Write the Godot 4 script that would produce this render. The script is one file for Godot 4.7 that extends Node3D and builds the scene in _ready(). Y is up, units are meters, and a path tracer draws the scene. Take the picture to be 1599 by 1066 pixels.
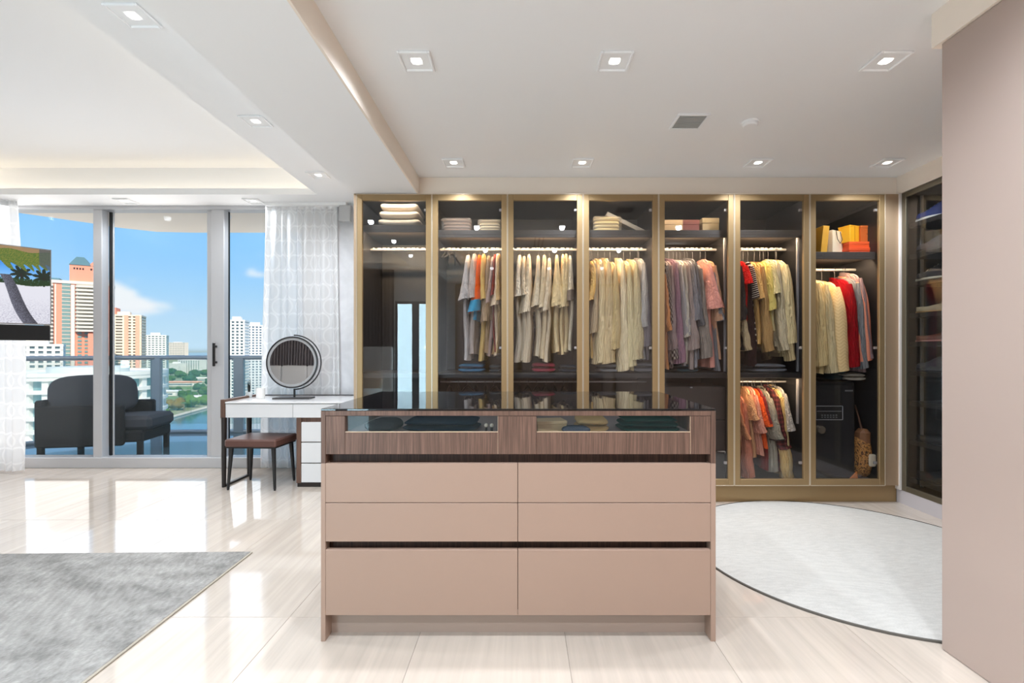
extends Node3D

# ---------------------------------------------------------------- helpers
const F := 745.0
const CX := 815.5
const CY := 547.0
const EYE := 1.19
var used := {}
var mats := {}

class MB:
	var v := PackedVector3Array()
	var n := PackedVector3Array()
	var u := PackedVector2Array()
	var i := PackedInt32Array()
	var xf := Transform3D.IDENTITY
	var uo := Vector2.ZERO

	func face(p: Array, out: Vector3) -> void:
		var nn: Vector3 = (p[1] - p[0]).cross(p[2] - p[0])
		if nn.length_squared() < 1e-16:
			return
		nn = nn.normalized()
		if nn.dot(out) < 0.0:
			p.reverse()
			nn = -nn
		var b := v.size()
		var an := nn.abs()
		for q in p:
			var t := Vector2(q.x, q.y)
			if an.x > an.y and an.x > an.z:
				t = Vector2(q.z, q.y)
			elif an.y > an.z:
				t = Vector2(q.x, q.z)
			v.append(xf * q)
			n.append((xf.basis * nn).normalized())
			u.append(t + uo)
		for k in range(1, p.size() - 1):
			i.append_array([b, b + k + 1, b + k])

	func box(c: Vector3, s: Vector3, ch := 0.0) -> MB:
		var h := s * 0.5
		ch = minf(ch, minf(h.x, minf(h.y, h.z)) * 0.98)
		for a in 3:
			var b := (a + 1) % 3
			var d := (a + 2) % 3
			for sg in [-1.0, 1.0]:
				var p := []
				for q in [[-1, -1], [1, -1], [1, 1], [-1, 1]]:
					var w := c
					w[a] += sg * h[a]
					w[b] += q[0] * (h[b] - ch)
					w[d] += q[1] * (h[d] - ch)
					p.append(w)
				var o := Vector3.ZERO
				o[a] = sg
				face(p, o)
		if ch > 0.0:
			for a in 3:
				var b := (a + 1) % 3
				var d := (a + 2) % 3
				for sb in [-1.0, 1.0]:
					for sd in [-1.0, 1.0]:
						var p := []
						for q in [[-1, 0], [1, 0], [1, 1], [-1, 1]]:
							var w := c
							w[a] += q[0] * (h[a] - ch)
							w[b] += sb * (h[b] - (ch if q[1] == 1 else 0.0))
							w[d] += sd * (h[d] - (ch if q[1] == 0 else 0.0))
							p.append(w)
						var o := Vector3.ZERO
						o[b] = sb
						o[d] = sd
						face(p, o)
			for sx in [-1.0, 1.0]:
				for sy in [-1.0, 1.0]:
					for sz in [-1.0, 1.0]:
						var s3 := Vector3(sx, sy, sz)
						var p := []
						for a in 3:
							var w := s3 * (h - Vector3.ONE * ch)
							w[a] = s3[a] * h[a]
							p.append(c + w)
						face(p, s3)
		return self

	# smooth grid; fn(u, v) -> Vector3, du x dv must point outwards unless flip
	func grid(nu: int, nv: int, fn: Callable, wrap_u := false, flip := false, us := Vector2.ONE) -> MB:
		var b := v.size()
		var p := []
		var nr := []
		for a in nu + 1:
			for c in nv + 1:
				p.append(fn.call(float(a) / nu, float(c) / nv))
				nr.append(Vector3.ZERO)
		var w := nv + 1
		for a in nu:
			for c in nv:
				var q := [a * w + c, (a + 1) * w + c, (a + 1) * w + c + 1, a * w + c + 1]
				var nn: Vector3 = (p[q[2]] - p[q[0]]).cross(p[q[3]] - p[q[1]])
				if flip:
					nn = -nn
					q.reverse()
				for k in q:
					nr[k] += nn
				i.append_array([b + q[0], b + q[2], b + q[1], b + q[0], b + q[3], b + q[2]])
		if wrap_u:
			for c in w:
				var s: Vector3 = nr[c] + nr[nu * w + c]
				nr[c] = s
				nr[nu * w + c] = s
		for k in p.size():
			v.append(xf * p[k])
			n.append((xf.basis * (nr[k] as Vector3)).normalized())
			u.append(Vector2(float(k / w) / nu, float(k % w) / nv) * us + uo)
		return self

	func lathe(prof: Array, at := Vector3.ZERO, seg := 20) -> MB:   # prof: [radius, y] from bottom to top
		var m := prof.size() - 1
		return grid(seg, m, func(a, c):
			var q: Array = prof[int(round(c * m))]
			return at + Vector3(cos(-a * TAU) * q[0], q[1], sin(-a * TAU) * q[0]), true, false)

	# lathe with hard edges: every profile segment is flat-shaded along its length
	func turned(prof: Array, at := Vector3.ZERO, seg := 20) -> MB:
		for k in prof.size() - 1:
			lathe([prof[k], prof[k + 1]], at, seg)
		return self

	func tube(pts: Array, r, seg := 8) -> MB:
		var m := pts.size() - 1
		var fr := []
		var last := Vector3.ZERO
		for k in pts.size():
			var t: Vector3 = (pts[mini(k + 1, m)] - pts[maxi(k - 1, 0)]).normalized()
			var side := last
			if k == 0:
				side = t.cross(Vector3.UP if absf(t.y) < 0.9 else Vector3.RIGHT).normalized()
			side = (side - t * side.dot(t)).normalized()
			last = side
			fr.append([side, t.cross(side)])
		var rr := func(k):
			return r[k] if r is Array else r
		grid(seg, m, func(a, c):
			var k := int(round(c * m))
			var ang: float = a * TAU
			return pts[k] + (fr[k][0] * cos(ang) + fr[k][1] * sin(ang)) * rr.call(k), true, false)
		for e in [0, m]:
			var p := []
			for s in seg:
				var ang := TAU * s / seg
				p.append(pts[e] + (fr[e][0] * cos(ang) + fr[e][1] * sin(ang)) * rr.call(e))
			face(p, (pts[e] - pts[1 if e == 0 else m - 1]))
		return self

	func blob(c: Vector3, r: Vector3, nu := 14, nv := 9, pw := 1.0) -> MB:   # ellipsoid; pw < 1 squares it
		var sp := func(x): return signf(x) * pow(absf(x), pw)
		return grid(nu, nv, func(a, b):
			var th: float = -a * TAU
			var ph: float = (b - 0.5) * PI
			return c + Vector3(sp.call(cos(ph)) * sp.call(cos(th)) * r.x, sp.call(sin(ph)) * r.y, sp.call(cos(ph)) * sp.call(sin(th)) * r.z), true)

	func prism(poly: PackedVector2Array, y0: float, y1: float) -> MB:   # polygon in (x, z), extruded along y
		var idx := Geometry2D.triangulate_polygon(poly)
		for k in range(0, idx.size(), 3):
			for e in [[y0, -1.0], [y1, 1.0]]:
				var p := []
				for j in 3:
					var q := poly[idx[k + j]]
					p.append(Vector3(q.x, e[0], q.y))
				face(p, Vector3(0, e[1], 0))
		var ccw := not Geometry2D.is_polygon_clockwise(poly)
		for k in poly.size():
			var a := poly[k]
			var b := poly[(k + 1) % poly.size()]
			var o := Vector3(b.y - a.y, 0, a.x - b.x) * (1.0 if ccw else -1.0)
			face([Vector3(a.x, y0, a.y), Vector3(b.x, y0, b.y), Vector3(b.x, y1, b.y), Vector3(a.x, y1, a.y)], o)
		return self

	func mesh(m: Material) -> ArrayMesh:
		var arr := []
		arr.resize(Mesh.ARRAY_MAX)
		arr[Mesh.ARRAY_VERTEX] = v
		arr[Mesh.ARRAY_NORMAL] = n
		arr[Mesh.ARRAY_TEX_UV] = u
		arr[Mesh.ARRAY_INDEX] = i
		var am := ArrayMesh.new()
		am.add_surface_from_arrays(Mesh.PRIMITIVE_TRIANGLES, arr)
		am.surface_set_material(0, m)
		return am

func numbered(called: String) -> String:
	var k: int = used.get(called, 0)
	used[called] = k + 1
	return called if k == 0 else "%s_%03d" % [called, k]

func meta(o: Node, label := "", category := "", group := "", kind := "") -> Node:
	if label: o.set_meta("label", label)
	if category: o.set_meta("category", category)
	if group: o.set_meta("group", group)
	if kind: o.set_meta("kind", kind)
	return o

func thing(called: String, at: Vector3, label: String, category: String, group := "", turn := 0.0) -> Node3D:
	var o := Node3D.new()
	o.name = numbered(called)
	add_child(o)
	o.position = at
	o.rotation.y = turn
	meta(o, label, category, group)
	return o

func put(called: String, mb: MB, m: Material, parent: Node = self, kind := "") -> MeshInstance3D:
	var o := MeshInstance3D.new()
	o.mesh = mb.mesh(m)
	o.name = numbered(called) if parent == self else called
	parent.add_child(o, true)
	if kind: o.set_meta("kind", kind)
	return o

func single(called: String, mb: MB, m: Material, label: String, category: String, group := "") -> MeshInstance3D:
	var o := put(called, mb, m)
	meta(o, label, category, group)
	return o

func struct(called: String, mb: MB, m: Material) -> MeshInstance3D:
	return put(called, mb, m, self, "structure")

func span(x0: float, x1: float, y0: float, y1: float, z0: float, z1: float, ch := 0.0) -> MB:
	return MB.new().box(Vector3(x0 + x1, y0 + y1, z0 + z1) * 0.5, Vector3(absf(x1 - x0), absf(y1 - y0), absf(z1 - z0)), ch)

func bx(mb: MB, x0: float, x1: float, y0: float, y1: float, z0: float, z1: float, ch := 0.0) -> MB:
	return mb.box(Vector3(x0 + x1, y0 + y1, z0 + z1) * 0.5, Vector3(absf(x1 - x0), absf(y1 - y0), absf(z1 - z0)), ch)

func rgb(r: float, g: float, b: float, a := 1.0) -> Color:
	return Color(r / 255.0, g / 255.0, b / 255.0, a)

func mat(c: Color, rough := 0.6, metal := 0.0, spec := 0.5) -> StandardMaterial3D:
	var key := "%s %s %s %s" % [c.to_html(), rough, metal, spec]
	if mats.has(key):
		return mats[key]
	var m := StandardMaterial3D.new()
	m.albedo_color = c
	m.roughness = rough
	m.metallic = metal
	m.metallic_specular = spec
	if c.a < 1.0:
		m.transparency = BaseMaterial3D.TRANSPARENCY_ALPHA
	mats[key] = m
	return m

func glow(c: Color, e: float) -> StandardMaterial3D:
	var m := StandardMaterial3D.new()
	m.albedo_color = Color(0.9, 0.9, 0.9)
	m.emission_enabled = true
	m.emission = c
	m.emission_energy_multiplier = e
	return m

func texture(w: int, h: int, fn: Callable) -> ImageTexture:
	var data := PackedByteArray()
	data.resize(w * h * 4)
	var k := 0
	for y in h:
		for x in w:
			var c: Color = fn.call(float(x) / w, float(y) / h)
			data[k] = clampi(int(c.r * 255.0), 0, 255)
			data[k + 1] = clampi(int(c.g * 255.0), 0, 255)
			data[k + 2] = clampi(int(c.b * 255.0), 0, 255)
			data[k + 3] = clampi(int(c.a * 255.0), 0, 255)
			k += 4
	return ImageTexture.create_from_image(Image.create_from_data(w, h, false, Image.FORMAT_RGBA8, data))

func noise(freq: float, sd := 1, oct := 4) -> FastNoiseLite:
	var f := FastNoiseLite.new()
	f.noise_type = FastNoiseLite.TYPE_SIMPLEX_SMOOTH
	f.frequency = freq
	f.seed = sd
	f.fractal_octaves = oct
	return f

# noise on a torus so that the picture repeats without a seam
func looped(f: FastNoiseLite, x: float, y: float, rx: float, ry: float) -> float:
	return f.get_noise_3d(cos(x * TAU) * rx + cos(y * TAU) * ry, sin(x * TAU) * rx, sin(y * TAU) * ry)

func textured(t: Texture2D, sc: Vector2, rough := 0.6, spec := 0.5, tint := Color.WHITE) -> StandardMaterial3D:
	var m := StandardMaterial3D.new()
	m.albedo_texture = t
	m.albedo_color = tint
	m.uv1_scale = Vector3(sc.x, sc.y, 1)
	m.roughness = rough
	m.metallic_specular = spec
	return m

func P(x: float, y: float, d: float) -> Vector3:   # a spot measured in the photo, at a known distance, in metres
	return Vector3((x - CX) * d / F, EYE - (y - CY) * d / F, -d)

# ---------------------------------------------------------------- materials
var white: StandardMaterial3D
var cream: StandardMaterial3D
var plaster: StandardMaterial3D
var taupe: StandardMaterial3D
var wood: StandardMaterial3D
var darkwood: StandardMaterial3D
var bronze: StandardMaterial3D
var pale_metal: StandardMaterial3D
var carcass: StandardMaterial3D
var alu: StandardMaterial3D
var black: StandardMaterial3D
var clear: StandardMaterial3D
var smoked: StandardMaterial3D
var led: StandardMaterial3D
var lens: StandardMaterial3D

func make_materials() -> void:
	white = mat(rgb(248, 248, 248), 0.7)
	cream = mat(rgb(248, 236, 222), 0.6)
	taupe = mat(rgb(163, 137, 121), 0.38, 0.0, 0.45)
	var pn := noise(1.0, 5)
	plaster = textured(texture(256, 256, func(x, y):
		var k := looped(pn, x, y, 1.2, 1.2) * 0.05
		return Color(0.87 + k, 0.87 + k, 0.88 + k)), Vector2(0.8, 0.8), 0.7)
	var wn := noise(1.0, 9)
	wood = textured(texture(512, 256, func(x, y):
		var k := looped(wn, x, y, 9.0, 0.5) * 0.55 + looped(wn, x, y, 34.0, 1.2) * 0.45
		var s := 0.9 + k * 0.42
		return Color(0.46 * s, 0.355 * s, 0.305 * s)), Vector2(1.6, 0.9), 0.42, 0.4)
	darkwood = textured(wood.albedo_texture, Vector2(1.6, 0.9), 0.5, 0.4, rgb(178, 168, 165))
	bronze = mat(rgb(160, 134, 96), 0.36, 0.5)
	pale_metal = mat(rgb(214, 200, 178), 0.3, 0.5)
	carcass = mat(rgb(28, 28, 31), 0.5)
	alu = mat(rgb(190, 190, 196), 0.35, 0.6)
	black = mat(rgb(26, 25, 26), 0.4)
	clear = mat(Color(0.75, 0.85, 0.85, 0.01), 0.0, 0.0, 0.22)
	smoked = mat(rgb(40, 34, 28, 0.07), 0.0)
	led = glow(rgb(255, 236, 205), 3.0)
	lens = glow(rgb(255, 250, 240), 4.0)

# ---------------------------------------------------------------- room
func downlight(x: float, y: float, d: float, label: String, group: String, power := 1.0, cone := 82.0) -> void:
	var t := thing("downlight", Vector3(x, y, -d), label, "light", group)
	var w := 0.076
	var tr := MB.new()
	for s in [-1.0, 1.0]:
		tr.box(Vector3(s * (w - 0.006), -0.006, 0), Vector3(0.012, 0.012, w * 2), 0.003)
		tr.box(Vector3(0, -0.006, s * (w - 0.006)), Vector3(w * 2 - 0.024, 0.012, 0.012), 0.003)
	put("trim_ring", tr, white, t)
	put("cover_plate", MB.new().turned([[0.1, 0.0], [0.1, -0.004], [0.036, -0.004], [0.03, 0.0]], Vector3.ZERO, 4), white, t).rotation.y = PI / 4
	put("lamp_lens", MB.new().turned([[0.0, -0.0045], [0.026, -0.0045], [0.03, 0.0]], Vector3.ZERO, 20), lens, t)
	var l := SpotLight3D.new()
	l.position = Vector3(0, -0.02, 0)
	l.rotation.x = -PI / 2
	l.spot_angle = cone
	l.spot_angle_attenuation = 0.8
	l.spot_range = 12.0
	l.spot_attenuation = 2.0
	l.light_energy = LAMP * power
	l.light_color = Color(0.935, 0.965, 1.0)
	l.light_size = 0.03
	l.shadow_enabled = true
	l.name = "lamp"
	t.add_child(l)

func strip_light(called: String, at: Vector3, size: Vector2, basis_: Basis, e: float, c := Color(1.0, 0.94, 0.85)) -> void:
	var l := AreaLight3D.new()
	l.name = called
	l.area_size = size
	l.area_normalize_energy = true
	l.light_energy = e
	l.light_color = c
	l.area_range = 12.0
	l.shadow_enabled = true
	l.transform = Transform3D(basis_, at)
	add_child(l, true)

func room() -> void:
	# floor: large polished porcelain tiles on a grout bed
	var fl := struct("floor", span(-5.8, 3.7, -0.25, -0.0015, -5.06, 1.5), mat(rgb(150, 140, 130), 0.8))
	var tn := noise(1.0, 21)
	var tex := texture(512, 512, func(x, y):
		var k := looped(tn, x, y, 2.6, 0.35) * 0.6 + looped(tn, x + 0.3, y, 9.0, 0.6) * 0.4
		var s := 0.965 + k * 0.085
		return Color(0.81 * s, 0.762 * s, 0.712 * s))
	var tm := []
	for k in 3:
		var m := textured(tex, Vector2(0.75, 0.42), 0.07, 0.62, Color(1, 1, 1).darkened(0.018 * k))
		tm.append(m)
	var x0 := -0.43 - 0.609 * 9
	for c in 16:
		for r in 6:
			var xa := maxf(x0 + c * 0.609, -5.6) + 0.001
			var xb := minf(x0 + (c + 1) * 0.609, 3.5) - 0.001
			var da := maxf(-0.311 + (r - 1) * 1.221, -1.2) + 0.001
			var db := minf(-0.311 + r * 1.221, 4.86) - 0.001
			if r == 5:
				db = 4.86
			if xb - xa < 0.05 or db - da < 0.05:
				continue
			var mb := MB.new()
			mb.uo = Vector2(fmod(c * 0.37 + r * 0.61, 1.0), fmod(c * 0.83 + r * 0.29, 1.0)) * 3.0
			put("tile", bx(mb, xa, xb, -0.012, 0.0, -db, -da, 0.0008), tm[(c * 5 + r * 3) % 3], fl)
	# walls
	struct("wall_back", bx(span(-2.2, 3.7, 0, 3.25, -5.05, -4.85), -5.8, -2.2, 2.656, 3.25, -5.05, -4.78), plaster)
	struct("wall_left", span(-5.8, -5.6, 0, 3.25, -5.05, 1.4), plaster)
	struct("wall_right", span(3.5, 3.7, 0, 3.25, -5.05, 1.4), white)
	var wr := MB.new()
	bx(wr, -5.8, -2.3, 0, 3.25, 1.2, 1.4)
	bx(wr, -2.3, -1.6, 2.08, 3.25, 1.2, 1.4)
	bx(wr, -1.6, 3.7, 0, 3.25, 1.2, 1.4)
	struct("wall_rear", wr, plaster)
	# ceilings: tray with a lit cove over the living side, flat ceiling over the dressing side, a dropped beam between
	var cl := MB.new()
	bx(cl, -5.8, -1.33, 2.972, 3.25, -5.05, 1.4)
	bx(cl, -1.93, -1.33, 2.655, 2.715, -4.85, 1.2)
	bx(cl, -5.6, -1.93, 2.655, 2.715, -4.85, -4.485)
	bx(cl, -5.6, -1.93, 2.655, 2.715, 0.85, 1.2)
	bx(cl, -5.6, -5.2, 2.655, 2.715, -4.485, 0.85)
	bx(cl, -1.74, -1.33, 2.715, 2.972, -4.85, 1.2)
	bx(cl, -5.6, -1.74, 2.715, 2.972, -4.85, -4.66)
	bx(cl, -5.6, -1.74, 2.715, 2.972, 1.02, 1.2)
	bx(cl, -5.6, -5.38, 2.715, 2.972, -4.66, 1.02)
	struct("ceiling", cl, white)
	struct("ceiling_dressing", span(-0.81, 3.7, 2.551, 3.25, -3.755, 1.4), white)
	struct("beam", span(-1.33, -0.822, 2.412, 3.25, -3.755, 1.4), white)
	struct("trim_1", span(-0.822, -0.81, 2.412, 2.551, -3.755, 1.2), cream)
	struct("trim_2", bx(span(-0.81, 2.945, 2.412, 2.56, -3.79, -3.755), -1.33, 3.5, 2.418, 3.25, -4.85, -3.79), cream)
	struct("trim_3", span(2.945, 3.5, 2.412, 2.551, -3.755, -1.935), cream)
	struct("trim_4", span(1.66, 3.5, 2.412, 2.551, -1.935, 1.2), cream)
	# cove light: led strips on the ledge behind the lip
	for s in [["cove_strip", span(-5.3, -1.8, 2.715, 2.725, -4.64, -4.625), "slim warm LED strip on the cove ledge along the window wall"],
			["cove_strip", span(-1.775, -1.76, 2.715, 2.725, -4.6, 0.98), "slim warm LED strip on the cove ledge beside the dropped beam"],
			["cove_strip", span(-5.3, -1.8, 2.715, 2.725, 0.985, 1.0), "slim warm LED strip on the cove ledge above the bed wall"],
			["cove_strip", span(-5.36, -5.345, 2.715, 2.725, -4.6, 0.98), "slim warm LED strip on the cove ledge of the television wall"]]:
		single(s[0], s[1], led, s[2], "light")
	var up := Basis(Vector3.RIGHT, PI / 2)
	strip_light("cove_lamp", Vector3(-3.55, 2.73, -4.58), Vector2(3.4, 0.04), up, COVE * 0.35)
	strip_light("cove_lamp", Vector3(-1.8, 2.73, -1.8), Vector2(0.04, 5.5), up, COVE * 1.4)
	strip_light("cove_lamp", Vector3(-3.55, 2.73, 0.96), Vector2(3.4, 0.04), up, COVE)
	strip_light("cove_lamp", Vector3(-5.3, 2.73, -1.8), Vector2(0.04, 5.5), up, COVE * 1.4)
	# downlights
	var ord := ["first", "second", "third", "fourth", "fifth", "sixth"]
	for k in 5:
		var d: float = [3.978, 3.045, 2.084, 1.13, 0.17][k]
		downlight(-1.70, 2.655, d, "square white downlight in the tray border beside the beam, %s from the window" % ord[k], "downlights along the tray border")
	for k in 3:
		downlight([-2.63, -3.88, -5.13][k], 2.655, 4.67, "square white downlight in the soffit over the sliding door, %s from the vanity" % ord[k], "downlights above the window", 0.6)
	var xs := [-0.496, 0.434, 1.706, 2.641]
	for k in 4:
		downlight(xs[k], 2.551, 3.452, "square white downlight near the wardrobe doors, %s from the beam" % ord[k], "downlights in front of the wardrobe", 1.0, 68.0)
	for k in 3:
		downlight(xs[k], 2.551, 2.24, "square white downlight in the dressing ceiling above the island, %s from the beam" % ord[k], "downlights above the island")
	for k in 3:
		for r in 2:
			downlight([-0.496, 0.434, 1.3][k], 2.551, [1.03, -0.35][r], "square white downlight in the dressing ceiling, %s row behind the camera, %s from the beam" % [ord[r], ord[k]], "downlights behind the camera", 1.25)
	# grille and detector
	var vt := thing("ceiling_vent", Vector3(0.99, 2.551, -2.832), "square grey air grille in a white frame on the dressing ceiling", "vent")
	var vf := MB.new()
	for s in [-1.0, 1.0]:
		vf.box(Vector3(s * 0.086, -0.005, 0), Vector3(0.014, 0.01, 0.186), 0.002)
		vf.box(Vector3(0, -0.005, s * 0.086), Vector3(0.158, 0.01, 0.014), 0.002)
	put("frame", vf, white, vt)
	put("backing", span(-0.08, 0.08, -0.001, 0.0, -0.08, 0.08), mat(rgb(110, 110, 108), 0.8), vt)
	var sl := MB.new()
	for k in 11:
		sl.box(Vector3(0, -0.004, -0.072 + k * 0.0144), Vector3(0.158, 0.006, 0.008), 0.001)
	put("louvre", sl, mat(rgb(176, 177, 174), 0.6), vt, "stuff")
	var sd := thing("smoke_detector", Vector3(1.36, 2.551, -2.848), "small round white smoke detector on the dressing ceiling", "detector")
	put("base", MB.new().turned([[0.0, -0.006], [0.052, -0.006], [0.052, 0.0]], Vector3.ZERO, 28), white, sd)
	put("cover", MB.new().turned([[0.0, -0.024], [0.036, -0.024], [0.044, -0.018], [0.046, -0.006]], Vector3.ZERO, 28), white, sd)
	# slot diffusers near the camera, seen in the wardrobe glass
	for k in 3:
		single("slot_diffuser", span(0.15 + k * 0.05, 0.165 + k * 0.05, 2.548, 2.5515, -1.7, -0.9), black, ["black slot air diffuser in the dressing ceiling, slot beside the beam", "black slot air diffuser in the dressing ceiling, middle slot of three", "black slot air diffuser in the dressing ceiling, slot beside the tall cabinet"][k], "vent", "slot diffusers")

# ---------------------------------------------------------------- window
func window() -> void:
	var wn := thing("window_1", Vector3(0, 0, -4.85), "tall grey aluminium sliding door to the balcony, three glass panes in view", "window")
	wn.set_meta("kind", "structure")
	var gr := mat(rgb(205, 205, 207), 0.4, 0.2)
	var fr := MB.new()
	bx(fr, -5.6, -2.2, 0.0, 0.105, -0.12, 0.02, 0.004)
	bx(fr, -5.6, -2.2, 2.62, 2.656, -0.12, 0.02, 0.004)
	bx(fr, -2.235, -2.2, 0.105, 2.62, -0.12, 0.02, 0.003)
	bx(fr, -5.6, -5.56, 0.105, 2.62, -0.12, 0.02, 0.003)
	put("frame", fr, gr, wn)
	# (x0, x1, front z, back z) of the upright profiles
	for q in [[-4.365, -4.273, -0.085, 0.0], [-4.256, -4.238, -0.115, -0.1], [-3.272, -3.222, -0.115, -0.1], [-3.165, -3.031, -0.075, 0.0], [-3.225, -3.165, -0.1, -0.03]]:
		put("mullion", span(q[0], q[1], 0.1, 2.63, q[2], q[3], 0.004), gr, wn)
	put("gasket", span(-4.273, -4.25, 0.1, 2.63, -0.1, -0.084), black, wn)
	put("gasket", span(-3.045, -3.028, 0.1, 2.63, -0.095, -0.075), black, wn)
	for q in [[-5.57, -4.27], [-4.25, -3.26], [-3.035, -2.22]]:
		put("pane", span(q[0], q[1], 0.1, 2.63, -0.098, -0.09), clear, wn)
	var h := MB.new()
	bx(h, -3.125, -3.098, 1.03, 1.27, 0.03, 0.045, 0.005)
	bx(h, -3.115, -3.1, 1.06, 1.08, -0.002, 0.032)
	bx(h, -3.115, -3.1, 1.22, 1.24, -0.002, 0.032)
	put("pull_handle", h, black, wn)
	# daylight entering through the panes
	for q in [[-5.5, -4.4], [-4.13, -3.22], [-2.97, -2.62]]:
		strip_light("daylight", Vector3((q[0] + q[1]) * 0.5, 1.36, -4.845), Vector2(q[1] - q[0], 2.45), Basis(Vector3.UP, PI), DAY * (q[1] - q[0]), Color(1.0, 0.98, 0.96))
	for q in [[-2.255, -1.995], [-1.865, -1.645]]:
		strip_light("daylight", Vector3((q[0] + q[1]) * 0.5, 1.07, 1.19), Vector2(q[1] - q[0], 1.92), Basis(), DAY_REAR * (q[1] - q[0]), Color(0.80, 0.94, 1.0))
	# rear window, seen in the wardrobe glass
	var w2 := thing("window_2", Vector3(0, 0, 1.2), "dark-framed balcony window behind the camera", "window")
	w2.set_meta("kind", "structure")
	var f2 := MB.new()
	var dk := mat(rgb(70, 72, 74), 0.4, 0.2)
	bx(f2, -2.3, -1.6, 0.0, 0.1, 0.0, 0.1)
	bx(f2, -2.3, -1.6, 2.04, 2.08, 0.0, 0.1)
	bx(f2, -2.3, -2.26, 0.1, 2.04, 0.0, 0.1)
	bx(f2, -1.64, -1.6, 0.1, 2.04, 0.0, 0.1)
	bx(f2, -1.99, -1.87, 0.1, 2.04, -0.01, 0.1)
	put("frame", f2, dk, w2)
	put("pane", span(-2.28, -1.62, 0.09, 2.05, 0.05, 0.056), clear, w2)

func curtain(called: String, label: String, x0: float, x1: float, y0: float, y1: float, z: float, folds: float, amp: float, lean0: float, lean1: float, m: Material) -> void:
	var t := thing(called, Vector3(0, 0, z), label, "curtain", "sheer curtains")
	put("cloth", MB.new().grid(90, 26, func(a, b):
		var y: float = lerpf(y0, y1, b)
		var k: float = 1.0 - b
		var l: float = lerpf(lean0, lean1, a) * sin(k * PI * 0.55)
		var ph: float = a * folds * TAU
		var w: float = amp * (0.6 + 0.4 * k) * (0.75 + 0.25 * sin(a * 17.0))
		return Vector3(lerpf(x0, x1, a) + l + 0.012 * sin(ph * 0.5 + b * 3.0), y, sin(ph + 0.6 * sin(b * 4.0 + a * 9.0)) * w), false, false, Vector2(1, 1)), m, t)
	put("heading_tape", MB.new().grid(90, 1, func(a, b):
		return Vector3(lerpf(x0, x1, a), y1 - 0.05 * (1 - b), sin(a * folds * TAU) * amp * 0.45 + 0.004)), white, t)

func curtains() -> void:
	# woven ogee loops on a sheer ground
	var tex := texture(192, 256, func(x, y):
		var best := 9.0
		for s in 2:
			var px: float = fposmod(x + 0.5 * s, 1.0) - 0.5
			var py: float = fposmod(y + 0.5 * s, 1.0) - 0.5
			best = minf(best, absf(Vector2(px / 0.40, py / 0.27).length() - 1.0))
		var k: float = smoothstep(0.17, 0.06, best)
		return Color(0.965 + 0.025 * k, 0.965 + 0.025 * k, 0.968 + 0.022 * k, 0.92 + 0.07 * k))
	var mk := func(sx, sy):
		var m := textured(tex, Vector2(sx, sy), 0.95, 0.1)
		m.transparency = BaseMaterial3D.TRANSPARENCY_ALPHA
		m.backlight_enabled = true
		m.backlight = Color(0.9, 0.9, 0.9)
		return m
	curtain("sheer_curtain", "white sheer curtain with woven oval loops hanging behind the vanity mirror", -2.57, -1.85, 0.02, 2.652, -4.775, 9.0, 0.031, -0.05, 0.03, mk.call(7.5, 9.0))
	curtain("sheer_curtain", "white sheer curtain with woven oval loops beside the television", -5.45, -4.93, 0.015, 2.652, -4.66, 6.0, 0.035, 0.0, 0.075, mk.call(5.0, 9.0))
	curtain("sheer_curtain", "white sheer curtain with oval loops beside the window behind the camera", -1.62, -1.45, 0.02, 2.4, 1.12, 3.0, 0.02, 0.0, 0.0, mk.call(2.0, 8.0))
	var cn := thing("curtain_pelmet", Vector3(-1.9, 2.655, -4.74), "small white curtain track end above the patterned sheer, beside the wardrobe", "track")
	put("track", span(-0.65, 0.16, -0.03, 0.0, -0.03, 0.03, 0.003), white, cn)
	put("end_cap", span(0.09, 0.2, -0.19, -0.03, -0.02, 0.03, 0.006), mat(rgb(190, 190, 190), 0.6), cn)

# ---------------------------------------------------------------- wardrobe
const BAY := ["first", "second", "third", "fourth", "fifth", "sixth", "seventh"]
const X0 := -1.291
const PITCH := 0.5879

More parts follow.
